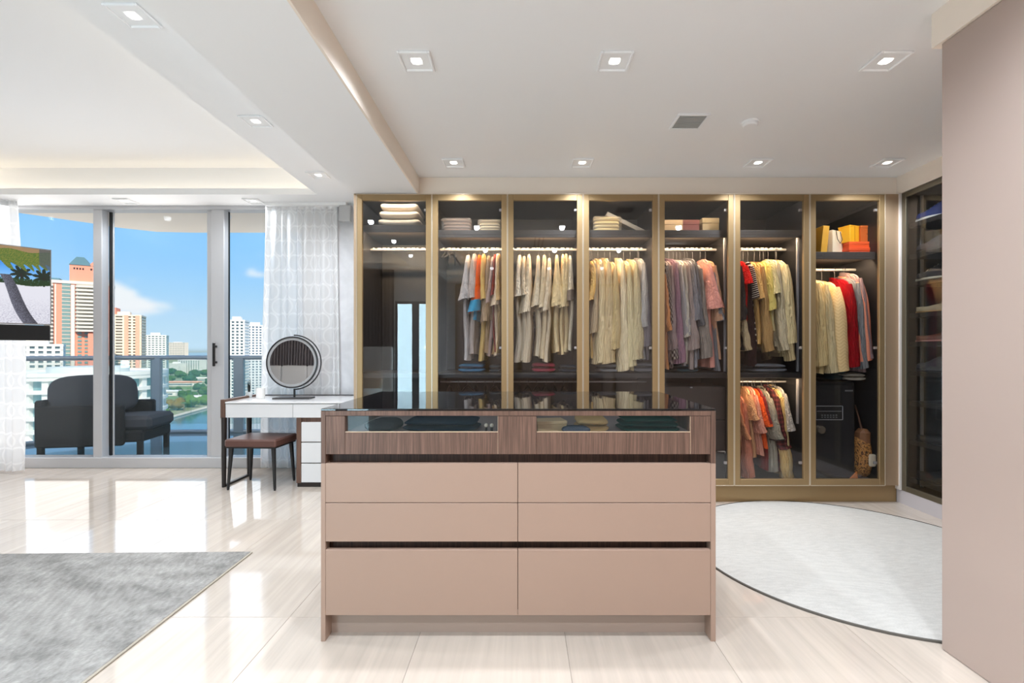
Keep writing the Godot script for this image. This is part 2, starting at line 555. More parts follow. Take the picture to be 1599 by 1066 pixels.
func wardrobe() -> void:
	var shelfm := mat(rgb(66, 61, 58), 0.5)
	var what := ["folded cream blankets on its top shelf, nothing hanging", "an orange and teal top among its clothes", "only cream short-sleeved tees hanging", "long cream shirts hanging",
		"mauve and pink shirts above dark drawers", "two rows of clothes, one above the other", "orange boxes above and a black safe below"]
	for i in 7:
		var xa := X0 + PITCH * i
		var xb := xa + PITCH
		var t := thing("wardrobe_bay", Vector3(0, 0, 0), "bronze-framed glass wardrobe bay with %s" % what[i], "wardrobe", "glass wardrobe bays")
		var body := MB.new()
		bx(body, xa, xb, 0.135, 2.405, -4.38, -4.36)
		bx(body, xa, xa + 0.012, 0.135, 2.405, -4.36, -3.76)
		bx(body, xb - 0.012, xb, 0.135, 2.405, -4.36, -3.76)
		bx(body, xa + 0.012, xb - 0.012, 2.385, 2.405, -4.36, -3.76)
		bx(body, xa + 0.012, xb - 0.012, 0.135, 0.155, -4.36, -3.76)
		put("carcass", body, carcass, t)
		var sy: float = 1.975 if i == 6 else (2.19 if i == 0 else 2.149)
		put("shelf", span(xa + 0.012, xb - 0.012, sy - 0.04, sy, -4.36, -3.80, 0.002), shelfm, t)
		if i < 6:
			put("shelf", span(xa + 0.012, xb - 0.012, 0.97, 1.0115, -4.36, -3.80, 0.002), carcass, t)
		var ry := 1.87 if i == 6 else 2.04
		put("rod", MB.new().tube([Vector3(xa + 0.012, ry, -4.03), Vector3(xb - 0.012, ry, -4.03)], 0.011, 10), alu, t)
		if i < 6:
			var rl := MB.new()
			for k in 13:
				bx(rl, xa + 0.03 + k * 0.041, xa + 0.03 + k * 0.041 + (0.031 if k % 3 else 0.018), ry + 0.008, ry + 0.015, -4.03, -4.019, 0.002)
			put("rod_light", rl, glow(rgb(255, 232, 200), 0.42), t, "stuff")
		if i != 6 and i != 0 and i != 4:
			put("rod", MB.new().tube([Vector3(xa + 0.012, 0.927, -4.03), Vector3(xb - 0.012, 0.927, -4.03)], 0.008, 10), alu, t)
		if i == 4 or i == 5:
			put("upright", span(xb - 0.022, xb - 0.012, 1.02, 2.12, -3.86, -3.84), alu, t)
			if i == 5:
				put("upright", span(xb - 0.022, xb - 0.012, 0.6, 0.96, -3.86, -3.84), alu, t)
		if i == 6:
			put("upright", span(2.55, 2.562, 0.16, 1.93, -4.36, -4.35), alu, t)
		if i == 4:
			for q in [[0.635, 0.9], [0.385, 0.63], [0.158, 0.375]]:
				var dr := put("drawer", span(xa + 0.016, xb - 0.016, q[0], q[1], -4.3, -3.84, 0.003), mat(rgb(58, 52, 50), 0.4), t)
				put("drawer_knob", span((xa + xb) * 0.5 - 0.008, (xa + xb) * 0.5 + 0.012, q[1] - 0.012, q[1] - 0.002, -3.842, -3.826, 0.002), alu, dr)
		# door: bronze frame, pale edges, tinted pane, handle groove
		var f := MB.new()
		var a := xa + 0.006
		var b := xb - 0.006
		bx(f, a, a + 0.041, 0.143, 2.402, -3.735, -3.708, 0.002)
		bx(f, b - 0.041, b, 0.143, 2.402, -3.735, -3.708, 0.002)
		bx(f, a + 0.041, b - 0.041, 2.355, 2.402, -3.735, -3.708, 0.002)
		bx(f, a + 0.041, b - 0.041, 0.143, 0.190, -3.735, -3.708, 0.002)
		var dn := put("door", f, bronze, t)
		var e := MB.new()
		bx(e, xa + 0.001, a, 0.14, 2.405, -3.738, -3.706, 0.001)
		bx(e, b, xb - 0.001, 0.14, 2.405, -3.738, -3.706, 0.001)
		bx(e, a, b, 2.402, 2.407, -3.738, -3.706, 0.001)
		bx(e, a, b, 0.138, 0.143, -3.738, -3.706, 0.001)
		put("edge_trim", e, pale_metal, dn)
		put("pane", span(a + 0.038, b - 0.038, 0.187, 2.358, -3.724, -3.719), smoked, dn)
		var hg := MB.new()
		for y in [0.3, 1.2, 2.28]:
			bx(hg, b - 0.06, b - 0.035, y, y + 0.02, -3.752, -3.735, 0.002)
		put("hinge", hg, alu, dn, "stuff")
		strip_light("wardrobe_lamp", Vector3((xa + xb) * 0.5, sy - 0.055, -3.83), Vector2(0.5, 0.02), Basis(Vector3.RIGHT, -0.75), BAYLIGHT, Color(1.0, 0.86, 0.68))
		put("shelf_lip", span(xa + 0.012, xb - 0.012, sy - 0.06, sy - 0.04, -3.808, -3.80, 0.002), shelfm, t)
		put("shelf_light", span(xa + 0.04, xb - 0.04, sy - 0.045, sy - 0.04, -3.82, -3.81), glow(rgb(255, 235, 205), 1.0), t)
		strip_light("wardrobe_lamp", Vector3((xa + xb) * 0.5, 2.37, -3.775), Vector2(0.5, 0.015), Basis(Vector3.RIGHT, -0.7), BAYLIGHT * 0.2, Color(1.0, 0.92, 0.82))
		put("shelf_light", span(xa + 0.04, xb - 0.04, 2.376, 2.384, -3.785, -3.765), glow(rgb(255, 235, 205), 1.0), t)
		if i == 5:
			strip_light("wardrobe_lamp", Vector3((xa + xb) * 0.5, 0.96, -3.79), Vector2(0.5, 0.02), Basis(Vector3.RIGHT, -0.75), BAYLIGHT * 0.6, Color(1.0, 0.86, 0.68))
	struct("trim_5", span(X0, 2.945, 0.0, 0.135, -4.38, -3.755, 0.002), bronze)
	struct("trim_6", bx(span(2.826, 2.945, 0.137, 2.41, -3.79, -3.722, 0.002), X0 - 0.022, X0 - 0.001, 0.0, 2.41, -4.4, -3.715, 0.002), mat(rgb(178, 152, 124), 0.4, 0.35))

var wrinkles: ImageTexture

func cloth(c: Color) -> StandardMaterial3D:   # woven cotton with soft vertical creases
	var key := "cloth " + c.to_html()
	if mats.has(key):
		return mats[key]
	if wrinkles == null:
		var n := noise(1.0, 61)
		wrinkles = texture(128, 128, func(x, y):
			var k := 0.5 + looped(n, x, y, 2.2, 0.5) * 0.5 + looped(n, x + 0.5, y, 1.2, 2.0) * 0.35
			return Color(k, k, k))
	var m := StandardMaterial3D.new()
	m.albedo_color = c
	m.roughness = 0.92
	m.metallic_specular = 0.2
	m.heightmap_enabled = true
	m.heightmap_texture = wrinkles
	m.heightmap_scale = 2.0
	m.uv1_scale = Vector3(2.0, 1.0, 1.0)
	mats[key] = m
	return m

# a garment hanging from a hanger; origin at the rod, shoulder line along z, front sleeve towards +z
func garment(px: float, rod: float, sh: float, sl: float, hem: float, hx: float, kind: int, color: Color, desc: String, place: String, grp: String, opt := {}) -> void:
	var k := 3.83 / F
	var d := 4.03
	var yaw: float = opt.get("yaw", 0.0)
	var lean: float = opt.get("swing", 0.0)
	var x := clampf((px - CX) * k - sin(yaw) * 0.2, opt.lo + hx * k + 0.035 + maxf(0.0, -lean), opt.hi - hx * k - 0.035 - maxf(0.0, lean))
	var ysh := EYE + (CY - sh) * k - rod
	var ysl := EYE + (CY - sl) * k - rod
	var yhe := EYE + (CY - hem) * k - rod
	if rod > 1.95:
		yhe = maxf(yhe, 1.03 - rod)
		ysl = maxf(ysl, 1.03 - rod)
	hx *= k
	var called: String = ["tee", "shirt", "jacket"][kind]
	var cat: String = ["t-shirt", "shirt", "jacket"][kind]
	var t := thing(called, Vector3(x, rod, -d), desc + ", " + place, cat, grp, yaw)
	var m: StandardMaterial3D = opt.get("mat", cloth(color))
	var rn := RandomNumberGenerator.new()
	rn.seed = int(px * 13.0 + sh * 7.0)
	var p1 := rn.randf() * 6.0
	var p2 := rn.randf() * 6.0
	var fold := 0.42 if kind < 2 else 0.18
	var half: float = opt.get("half", 0.185)
	var us := Vector2(opt.get("ux", 1.0), opt.get("uy", 1.0))
	var neck := minf(ysh + 0.07, -0.035)
	var bodyfn := func(a: float, b: float) -> Vector3:
		var th := -a * TAU
		var y: float
		var az: float
		var w: float
		if b < 0.2:      # collar and shoulder slope
			var q := b / 0.2
			y = lerpf(neck, ysh - 0.02, q * q * (1.4 - 0.4 * q))
			az = lerpf(0.05, half, sin(q * PI * 0.5))
			w = lerpf(0.010, 0.018, q)
		else:
			var q := (b - 0.2) / 0.8
			y = lerpf(ysh - 0.02, yhe, q)
			az = half * (1.0 + 0.1 * q)
			w = lerpf(0.018, hx * 0.72, pow(q, 0.7))
			w *= 1.0 + fold * q * sin(th * 5.0 + p1 + q * 2.0) + 0.5 * fold * q * sin(th * 9.0 + p2)
		var c := cos(th)
		var s := sin(th)
		var wave: float = 0.010 * sin(y * 9.0 + p1) * clampf((ysh - y) * 2.5, 0.0, 1.0)
		wave += lean * pow(clampf((ysh - y) / maxf(0.1, ysh - yhe), 0.0, 1.0), 1.4) * 0.8
		return Vector3(signf(c) * pow(absf(c), 0.7) * w + wave, y + 0.012 * sin(th * 2.0 + p2) * maxf(0.0, b - 0.9) * 10.0 * 0.5, signf(s) * pow(absf(s), 0.8) * az)
	put("body", MB.new().grid(28, 18, func(a, b): return bodyfn.call(a, 1.0 - b), true, false, us), m, t)
	for sg in [1.0, -1.0]:
		var ln := ysh - ysl
		var swing: float = opt.get("swing", 0.0) + 0.015 * sin(p2 + sg)
		var sfn := func(a: float, b: float) -> Vector3:
			var th := -a * TAU
			var q := 1.0 - b
			var y := ysh + 0.012 - (ln + 0.012) * q
			var rx: float
			var rz: float
			if kind == 0:
				rx = lerpf(0.008, hx * 1.05, pow(q, 0.75))
				rz = lerpf(0.03, 0.085, pow(q, 0.6))
			elif kind == 1:
				rx = hx * (0.22 + 0.92 * pow(q, 0.75)) * (1.0 if q < 0.87 else 0.84)
				rz = lerpf(0.03, 0.06, minf(q * 3.0, 1.0))
			else:
				rx = hx * (0.35 + 0.65 * pow(sin(minf(q * 2.0, 1.0) * PI * 0.5), 0.7)) * (1.0 - 0.08 * q)
				rz = lerpf(0.03, 0.066, minf(q * 4.0, 1.0))
			rx *= 1.0 + fold * 0.7 * q * sin(th * 3.0 + p1 + q * 3.0)
			var wr: float = 0.006 * sin(q * 21.0 + p1) * (1.0 if kind == 1 else 0.35) * q
			return Vector3(cos(th) * rx + swing * q * q + wr, y + cos(th) * 0.01 * q, sg * (half - 0.012 + 0.022 * q) + sin(th) * rz)
		var slm: StandardMaterial3D = opt.get("sleeve", m)
		put("sleeve", MB.new().grid(18, 14, sfn, true, false, us), slm, t)
		if opt.has("cuff"):
			put("cuff", MB.new().grid(18, 2, func(a, b):
				var q: Vector3 = sfn.call(a, b * opt.get("cuff_part", 0.1))
				var c := Vector3(sfn.call(0.0, b * 0.1).x * 0.5 + sfn.call(0.5, b * 0.1).x * 0.5, q.y, sg * half)
				return c + (q - c) * 1.06, true, false), opt.cuff, t)
	if opt.has("hem"):
		put("hem_band", MB.new().grid(28, 3, func(a, b):
			var q: Vector3 = bodyfn.call(a, 1.0 - b * opt.get("hem_part", 0.12))
			return Vector3(q.x * 1.06, q.y - 0.001, q.z * 1.02), true, false), opt.hem, t)
	if kind > 0:
		put("collar", MB.new().grid(20, 3, func(a, b):
			var th: float = -a * TAU
			return Vector3(cos(th) * (0.022 + 0.008 * b), neck - 0.03 + 0.045 * b - 0.012 * sin(th), sin(th) * (0.058 - 0.008 * b)), true), m, t)
	hanger(x, rod, yaw, ysh, "dark hanger with a wire hook, " + place, "hangers on the " + grp.trim_prefix("clothes on the "))

func hanger(x: float, rod: float, yaw: float, ysh: float, label: String, grp: String) -> void:
	var h := thing("clothes_hanger", Vector3(x, rod, -4.03), label, "hanger", grp, yaw)
	var pts := []
	for q in 9:
		var a := PI * 1.15 - q / 8.0 * PI * 1.15
		pts.append(Vector3(0, 0.0025 + sin(a) * 0.0145, cos(a) * -0.0145))
	pts.append(Vector3(0, -0.03, 0.004))
	pts.append(Vector3(0, minf(ysh + 0.075, -0.04), 0))
	put("hook", MB.new().tube(pts, 0.0022, 6), mat(rgb(84, 84, 88), 0.4, 0.4), h)
	var y := minf(ysh + 0.075, -0.04)
	put("shoulder_bar", MB.new().tube([Vector3(0, ysh, -0.165), Vector3(0, y - 0.01, -0.05), Vector3(0, y, 0), Vector3(0, y - 0.01, 0.05), Vector3(0, ysh, 0.165)], [0.006, 0.009, 0.010, 0.009, 0.006], 8), black, h)

func bag_of(called: String, n: int, at: Vector3, size: Vector3, c: Color, label: String, cat: String, grp := "", turn := 0.0) -> void:   # a stack of soft folds
	var t := thing(called, at, label, cat, grp, turn)
	var h := size.y / n
	for k in n:
		var s := 1.0 - 0.04 * ((k * 7) % 3)
		put("fold", MB.new().grid(30, 10, func(a, b):
			var th: float = -a * TAU
			var ph: float = (b - 0.5) * PI
			var cc := pow(cos(ph), 0.45)
			var sx := signf(cos(th)) * pow(absf(cos(th)), 0.3)
			var sz := signf(sin(th)) * pow(absf(sin(th)), 0.3)
			var dy := 0.12 * h * sin(th * 3.0 + k * 2.0)
			return Vector3(sx * size.x * 0.5 * s * cc, h * (k + 0.5) + sin(ph) * h * 0.52 + dy * cos(ph), sz * size.z * 0.5 * s * cc), true), mat(c, 0.95, 0.0, 0.1), t)

func carton(called: String, at: Vector3, size: Vector3, c: Color, label: String, cat: String, turn := 0.0, lid := 0.3, grp := "") -> Node3D:
	var t := thing(called, at, label, cat, grp, turn)
	put("box_body", span(-size.x / 2, size.x / 2, 0, size.y * (1.0 - lid), -size.z / 2, size.z / 2, 0.002), mat(c, 0.6), t)
	put("box_lid", span(-size.x / 2 - 0.002, size.x / 2 + 0.002, size.y * (1.0 - lid), size.y, -size.z / 2 - 0.002, size.z / 2 + 0.002, 0.002), mat(c.lightened(0.03), 0.6), t)
	return t

func clothes() -> void:
	var ord := ["first", "second", "third", "fourth", "fifth", "sixth", "seventh", "eighth", "ninth", "tenth", "eleventh", "twelfth", "thirteenth", "fourteenth"]
	var C := func(h): return Color.html(h)
	var stripe := func(c1: Color, c2: Color, n: float, across: bool):
		return textured(texture(64, 64, func(x, y): return c1 if fposmod((x if across else y) * n, 1.0) < 0.55 else c2), Vector2(1, 1), 0.92, 0.2)
	var plaid := textured(texture(64, 64, func(x, y):
		var k := (0.5 if fposmod(x * 8.0, 1.0) < 0.4 else 0.0) + (0.5 if fposmod(y * 12.0, 1.0) < 0.4 else 0.0)
		return Color(0.16, 0.09, 0.10).lerp(Color(0.42, 0.2, 0.2), k)), Vector2(1, 1), 0.95, 0.2)
	var knit := textured(texture(128, 128, func(x, y):
		var k := 0.5 + 0.5 * sin(x * TAU * 12.0) * (0.6 + 0.4 * sin(y * TAU * 32.0))
		return Color(0.93, 0.62, 0.50).lerp(Color(0.80, 0.46, 0.38), k * 0.6)), Vector2(1, 1), 0.98, 0.1)
	var herring := textured(texture(128, 128, func(x, y):
		var k := 0.5 + 0.5 * sin((y * 26.0 + absf(fposmod(x * 6.0, 1.0) - 0.5) * 2.0) * TAU)
		return Color(0.93, 0.82, 0.62).lerp(Color(0.80, 0.68, 0.48), k * 0.55)), Vector2(1, 1), 0.97, 0.1)
	var bw: StandardMaterial3D = stripe.call(Color(0.12, 0.07, 0.07), Color(0.92, 0.86, 0.78), 16.0, false)
	var gs: StandardMaterial3D = stripe.call(Color(0.62, 0.60, 0.60), Color(0.47, 0.45, 0.46), 22.0, true)
	var ds: StandardMaterial3D = stripe.call(Color(0.30, 0.28, 0.31), Color(0.52, 0.50, 0.52), 20.0, true)
	var dot: StandardMaterial3D = textured(texture(64, 64, func(x, y): return Color(0.62, 0.58, 0.54) if (int(x * 16) + int(y * 32)) % 2 == 0 else Color(0.20, 0.16, 0.17)), Vector2(1, 1), 0.95, 0.2)
	# [x, shoulder, sleeve end, hem, half width, kind 0 tee / 1 shirt / 2 jacket, colour, words, options]
	var rows := [
		[1, 2.04, "upper", [
			[728, 406, 468, 562, 7, 0, "bcb8b8", "pale grey tee"], [738, 404, 466, 553, 9, 0, "b9ada8", "greige tee"],
			[747, 406, 487, 500, 8, 0, "ef6018", "orange tee with a teal hem", {"hem": mat(C.call("0a7fa6"), 0.9), "cuff": mat(C.call("0a7fa6"), 0.9), "cuff_part": 0.22, "hem_part": 0.2}],
			[753, 404, 468, 563, 6, 0, "e8c47a", "pale yellow tee"], [762, 407, 502, 552, 9, 0, "a98f74", "taupe tee"],
			[768, 409, 474, 556, 6, 0, "b09a94", "mauve grey tee"], [772, 405, 462, 550, 4, 0, "8a3a34", "dark red tee"],
			[776, 404, 477, 556, 7, 0, "ecd3b4", "cream tee"], [783, 404, 470, 552, 8, 0, "dcb67f", "sand tee"]]],
		[2, 2.04, "upper", [
			[809, 406, 464, 565, 8, 0, "e6dccb", "off-white tee"], [817, 408, 462, 563, 6, 0, "e2d3ba", "cream tee with a printed hem"], [825, 405, 488, 565, 9, 0, "ead9bd", "long-sleeved cream tee"],
			[840, 407, 478, 556, 7, 0, "efe0c4", "cream tee"], [849, 406, 481, 560, 7, 0, "e7d3b0", "warm cream tee"], [857, 411, 486, 565, 7, 0, "e4d2b6", "ecru tee"],
			[870, 406, 478, 550, 9, 0, "ecd5a6", "buttery tee"], [880, 405, 480, 553, 7, 0, "ead1a0", "pale yellow tee"], [885, 404, 476, 549, 6, 0, "e7cf9f", "pale straw tee"], [891, 407, 470, 547, 6, 0, "e9dcc2", "cream tee with dark cuff stripes", {"cuff": bw, "cuff_part": 0.25}]]],
		[3, 2.04, "upper", [
			[922, 416, 470, 560, 6, 0, "f0c980", "golden cream tee"], [931, 414, 520, 560, 8, 0, "c2ab8a", "khaki tee"],
			[941, 413, 566, 568, 10, 1, "ead4a8", "long cream shirt"], [952, 412, 567, 556, 11, 1, "e8cfa2", "long cream overshirt"], [962, 418, 545, 560, 9, 1, "e0c795", "straw shirt"],
			[974, 412, 580, 578, 9, 1, "eddcb6", "long pale cream shirt"], [984, 416, 572, 580, 9, 1, "ecdcae", "pale lemon shirt"], [995, 414, 561, 560, 11, 1, "d3c39a", "pale khaki shirt with buttoned cuffs"],
			[1007, 412, 510, 562, 8, 1, "b9b6b4", "light grey shirt"], [1014, 418, 540, 563, 6, 1, "58545a", "dark striped shirt", {"mat": ds}]]],
		[4, 2.04, "upper", [
			[1039, 430, 516, 576, 6, 1, "dc9560", "orange shirt"], [1044, 416, 560, 574, 5, 1, "3a3032", "dark dotted shirt", {"mat": dot}], [1049, 416, 545, 566, 7, 1, "a08a88", "mauve grey shirt"],
			[1057, 413, 566, 562, 9, 1, "a67f90", "mauve shirt"], [1064, 415, 524, 570, 6, 1, "a0a09c", "grey striped shirt", {"mat": gs}], [1070, 415, 526, 568, 6, 1, "c7beb0", "pale stone shirt"],
			[1076, 416, 545, 576, 8, 1, "b3a09a", "dusty rose grey shirt"], [1083, 415, 500, 575, 7, 1, "8c8a90", "blue grey shirt"], [1088, 412, 508, 560, 6, 1, "77767a", "slate grey shirt"],
			[1096, 421, 558, 560, 8, 1, "9b8f86", "taupe grey shirt"], [1109, 413, 482, 573, 12, 0, "dd998c", "wide pink tee"], [1121, 416, 500, 560, 7, 1, "d9a887", "peach beige shirt"], [1127, 424, 500, 580, 6, 1, "8b8c92", "blue grey linen shirt"]]],
		[5, 2.04, "upper", [
			[1158, 418, 500, 548, 6, 1, "34302f", "black knit"], [1160, 478, 546, 547, 6, 1, "dcc39a", "beige wool jacket"], [1166, 416, 444, 520, 7, 0, "cc1512", "bright red tee"],
			[1171, 430, 570, 572, 6, 1, "2c1518", "dark burgundy shirt"], [1176, 417, 466, 540, 5, 0, "a04038", "black and white striped tee", {"mat": bw}], [1184, 418, 467, 538, 7, 0, "d6a868", "tan tee"],
			[1193, 418, 548, 540, 8, 1, "c79d65", "camel jumper"], [1203, 416, 484, 515, 6, 0, "e2cf78", "pale yellow tee"], [1208, 413, 459, 516, 7, 0, "ecdca6", "lemon cream tee"],
			[1217, 414, 546, 540, 9, 1, "dfcfae", "ecru shirt with buttoned cuffs"], [1229, 415, 536, 550, 11, 2, "e4d1a2", "wide cream jacket"], [1239, 417, 562, 556, 7, 1, "dcc596", "long cream cardigan"]]],
		[5, 0.927, "lower", [
			[1157, 640, 684, 735, 5, 0, "d8926a", "peach tee"], [1165, 632, 744, 746, 10, 1, "d0836a", "long coral shirt"], [1174, 619, 654, 716, 7, 0, "d3a077", "tan tee"],
			[1183, 619, 674, 712, 8, 0, "e3a08c", "salmon pink tee"], [1190, 622, 664, 700, 8, 0, "ea5a20", "orange tee"], [1195, 621, 660, 735, 6, 0, "7a2626", "maroon tee"],
			[1206, 624, 686, 738, 11, 1, "aaa596", "grey cardigan with dark trim", {"cuff": black, "cuff_part": 0.03}], [1216, 622, 700, 735, 10, 1, "4a2c2c", "dark plaid shirt", {"mat": plaid}], [1225, 622, 743, 740, 7, 1, "e6cd96", "long cream cardigan"],
			[1236, 624, 746, 744, 9, 1, "d9b878", "long tan cardigan"], [1247, 617, 671, 700, 8, 0, "a9a7a4", "light grey tee"]]],
		[6, 1.87, "upper", [
			[1279, 444, 570, 583, 10, 2, "e9cf98", "cream jacket with dropped hem"], [1292, 447, 581, 580, 9, 2, "efdcae", "pale cream blazer"], [1309, 450, 579, 576, 13, 2, "e2c283", "textured cream jacket", {"mat": herring}],
			[1329, 445, 572, 570, 9, 2, "a80f1c", "deep red jacket"], [1341, 444, 574, 575, 7, 2, "8f9296", "blue grey jacket"], [1357, 442, 563, 560, 12, 2, "dd9478", "fluffy salmon pink knitted cardigan", {"mat": knit}], [1367, 436, 560, 580, 7, 2, "a98f92", "dusty mauve jacket"]]],
	]
	for r in rows:
		var n := 0
		for g in r[3]:
			var yaw: float = 0.07 * sin(r[0] * 2.0 + 1.0) + 0.02 * sin(g[0] * 1.7)
			var o: Dictionary = g[8] if g.size() > 8 else {}
			o.yaw = yaw
			o.lo = X0 + PITCH * r[0]
			o.hi = o.lo + PITCH
			o.swing = ([0.0, -0.01, -0.012, -0.03 if n < 5 else 0.0, 0.03, 0.018, 0.022][r[0]] if r[2] == "upper" else 0.035) + 0.012 * sin(n * 2.3)
			if r[2] == "lower":
				o.half = 0.17
			garment(g[0], r[1], g[1], g[2], g[3], g[4], g[5], Color.html(g[6]).darkened(0.02 + 0.10 * fposmod(n * 0.618, 1.0)), g[7], "%s from the window, %s rod, %s glass door" % [ord[n], r[2], BAY[r[0]]], "clothes on the %s rod behind the %s glass door" % [r[2], BAY[r[0]]], o)
			n += 1
	# spare hangers waiting on the rods
	for q in [[1, 0.927, "lower", 6, 0.09, 0.075], [2, 0.927, "lower", 6, 0.09, 0.075], [1, 2.04, "upper", 4, 0.05, 0.03]]:
		for k in q[3]:
			hanger(X0 + PITCH * q[0] + q[4] + q[5] * k, q[1], 0.3 * sin(k * 2.3), -0.1, "empty dark hanger, %s from the window, %s rod, %s glass door" % [ord[k], q[2], BAY[q[0]]], "empty hangers on the %s rod behind the %s glass door" % [q[2], BAY[q[0]]])

func shelf_things() -> void:
	# first bay: folded blankets
	for k in 3:
		bag_of("folded_blanket", 1, Vector3((630.0 - CX) * 4.0 / F, 2.19 + 0.064 * k, -4.0), Vector3(0.35 - 0.02 * k, 0.066, 0.36), rgb(216, 205, 190), "thick cream blanket folded on the top shelf of the first bay, %s" % ["bottom of three", "middle of three", "topmost of three"][k], "blanket", "folded cream blankets")
	# second and fourth bays: textiles in clear zipped bags
	for q in [[716.0, 0.245, 0.105, 2.149, "8f7565", "clear zipped bag holding brown knitwear on the shelf, second bay"], [766.0, 0.19, 0.095, 2.149, "d8c7a6", "clear zipped bag holding cream linen on the shelf, second bay"], [944.0, 0.23, 0.12, 2.149, "e0c890", "clear zipped bag holding folded cream linen, fourth bay"]]:
		var t := thing("storage_bag", Vector3((q[0] - CX) * 3.97 / F, q[3], -3.97), q[5], "storage bag")
		var n := 4
		for k in n:
			put("folded_cloth", MB.new().blob(Vector3(0, q[2] * (k + 0.5) / n * 0.94, 0), Vector3(q[1] * 0.47, q[2] / n * 0.53, 0.13), 22, 8, 0.4), mat(Color.html(q[4]), 0.95, 0, 0.1), t)
		put("clear_cover", MB.new().box(Vector3(0, q[2] * 0.5, 0), Vector3(q[1], q[2], 0.29), 0.012), mat(Color(0.9, 0.88, 0.84, 0.12), 0.08), t)
		put("zip", MB.new().box(Vector3(0, q[2] * 0.8, 0.146), Vector3(q[1] * 0.96, 0.005, 0.003)), mat(rgb(120, 105, 90), 0.5), t)
	# third bay: one flat tray
	single("flat_box", span(0.055, 0.215, 2.149, 2.163, -4.1, -3.87, 0.002), mat(rgb(150, 138, 128), 0.6), "flat greige box lying alone on the top shelf of the third bay", "box")
	# fourth bay: long grey box leaning
	var lb := MB.new()
	lb.xf = Transform3D(Basis(Vector3.BACK, -0.46), Vector3(0.86, 2.245, -4.0))
	lb.box(Vector3.ZERO, Vector3(0.36, 0.035, 0.1), 0.003)
	single("long_box", lb, mat(rgb(140, 138, 134), 0.6), "long slim grey box leaning across the top shelf of the fourth bay", "box")
	# fifth bay: three keepsake boxes
	for q in [[1052.0, 0.15, 0.108, "d0b48c", "sand-coloured box, first of three on the top shelf of the fifth bay"], [1079.0, 0.135, 0.108, "7c443e", "brick-red box between two beige boxes on the top shelf"], [1110.0, 0.135, 0.124, "a8946e", "olive beige box beside the brick-red box on the top shelf"]]:
		carton("gift_box", Vector3((q[0] - CX) * 3.9 / F, 2.149, -3.98), Vector3(q[1], q[2], 0.16), Color.html(q[3]), q[4], "box", 0.0, 0.35)
	# seventh bay
	var y := 1.975
	var yb := thing("paper_bag", Vector3((1279.0 - CX) * 3.9 / F, y, -3.92), "tall mustard paper bag leaning at the window end of the orange boxes", "bag")
	var m := MB.new()
	m.xf = Transform3D(Basis(Vector3.BACK, -0.1), Vector3(-0.01, 0.003, 0))
	bx(m, -0.02, 0.03, 0, 0.215, -0.09, 0.09, 0.002)
	put("bag_body", m, mat(rgb(214, 158, 40), 0.7), yb)
	put("handle", MB.new().tube([Vector3(0.035, 0.21, -0.03), Vector3(0.05, 0.12, -0.03), Vector3(0.06, 0.06, 0.0), Vector3(0.05, 0.12, 0.03), Vector3(0.035, 0.21, 0.03)], 0.003, 6), black, yb)
	var wb := thing("paper_bag", Vector3((1302.0 - CX) * 3.93 / F, y, -3.95), "glossy cream shopping bag standing before the stacked orange boxes", "bag", "", 0.5)
	put("bag_body", span(-0.075, 0.075, 0, 0.195, -0.045, 0.045, 0.002), mat(rgb(232, 218, 190), 0.35), wb)
	put("gusset", span(-0.076, -0.074, 0.0, 0.19, -0.01, 0.01), mat(rgb(200, 186, 160), 0.4), wb)
	put("handle", MB.new().tube([Vector3(-0.03, 0.19, 0.047), Vector3(-0.035, 0.12, 0.06), Vector3(0.0, 0.09, 0.062), Vector3(0.035, 0.12, 0.06), Vector3(0.03, 0.19, 0.047)], 0.003, 6), black, wb)
	carton("shoe_box", Vector3((1344.0 - CX) * 3.92 / F, y, -3.96), Vector3(0.272, 0.047, 0.2), rgb(222, 74, 22), "flat orange box at the bottom of the boxes in the seventh bay", "box", 0.0, 0.5)
	carton("shoe_box", Vector3((1344.5 - CX) * 3.92 / F, y + 0.047, -3.965), Vector3(0.266, 0.05, 0.195), rgb(226, 82, 24), "flat orange box second from the bottom in the seventh bay", "box", 0.0, 0.4)
	var br := carton("shoe_box", Vector3((1354.0 - CX) * 3.92 / F, y + 0.097, -3.97), Vector3(0.155, 0.135, 0.17), rgb(190, 92, 24), "tall burnt orange box with a dark printed mark, on the flat boxes", "box", 0.0, 0.15)
	put("printed_mark", span(-0.03, 0.05, 0.062, 0.069, 0.085, 0.0862), mat(rgb(110, 52, 22), 0.6), br)
	var yw := carton("shoe_box", Vector3((1329.0 - CX) * 3.9 / F, y + 0.097, -3.93), Vector3(0.105, 0.135, 0.1), rgb(232, 172, 24), "upright yellow box beside the tall burnt orange box", "box", 0.35, 0.06)
	put("ribbon", span(-0.004, 0.004, 0.0, 0.13, 0.05, 0.052), mat(rgb(200, 140, 20), 0.4), yw)
	# lower shelf: folded clothes
	for q in [[738.0, 0.22, 0.07, "2f5d7c", "folded denim blue clothes on the lower shelf of the second bay"], [774.0, 0.1, 0.06, "20323c", "small dark folded knit on the lower shelf of the second bay"], [848.0, 0.2, 0.075, "7c2c3c", "folded maroon clothes on the lower shelf of the third bay"],
			[886.0, 0.14, 0.06, "1c2833", "folded navy clothes on the lower shelf of the third bay"], [948.0, 0.18, 0.07, "8d8d90", "folded grey clothes on the lower shelf of the fourth bay"], [1000.0, 0.2, 0.08, "6f7076", "folded slate clothes on the lower shelf of the fourth bay"],
			[1066.0, 0.18, 0.07, "3a5058", "folded dark teal clothes on the lower shelf of the fifth bay"], [1186.0, 0.34, 0.07, "6a6c72", "folded grey blanket on the lower shelf of the sixth bay"]]:
		bag_of("folded_clothes", 2, Vector3((q[0] - CX) * 4.0 / F, 1.0115, -4.0), Vector3(q[1], q[2], 0.3), Color.html(q[3]), q[4], "clothes")
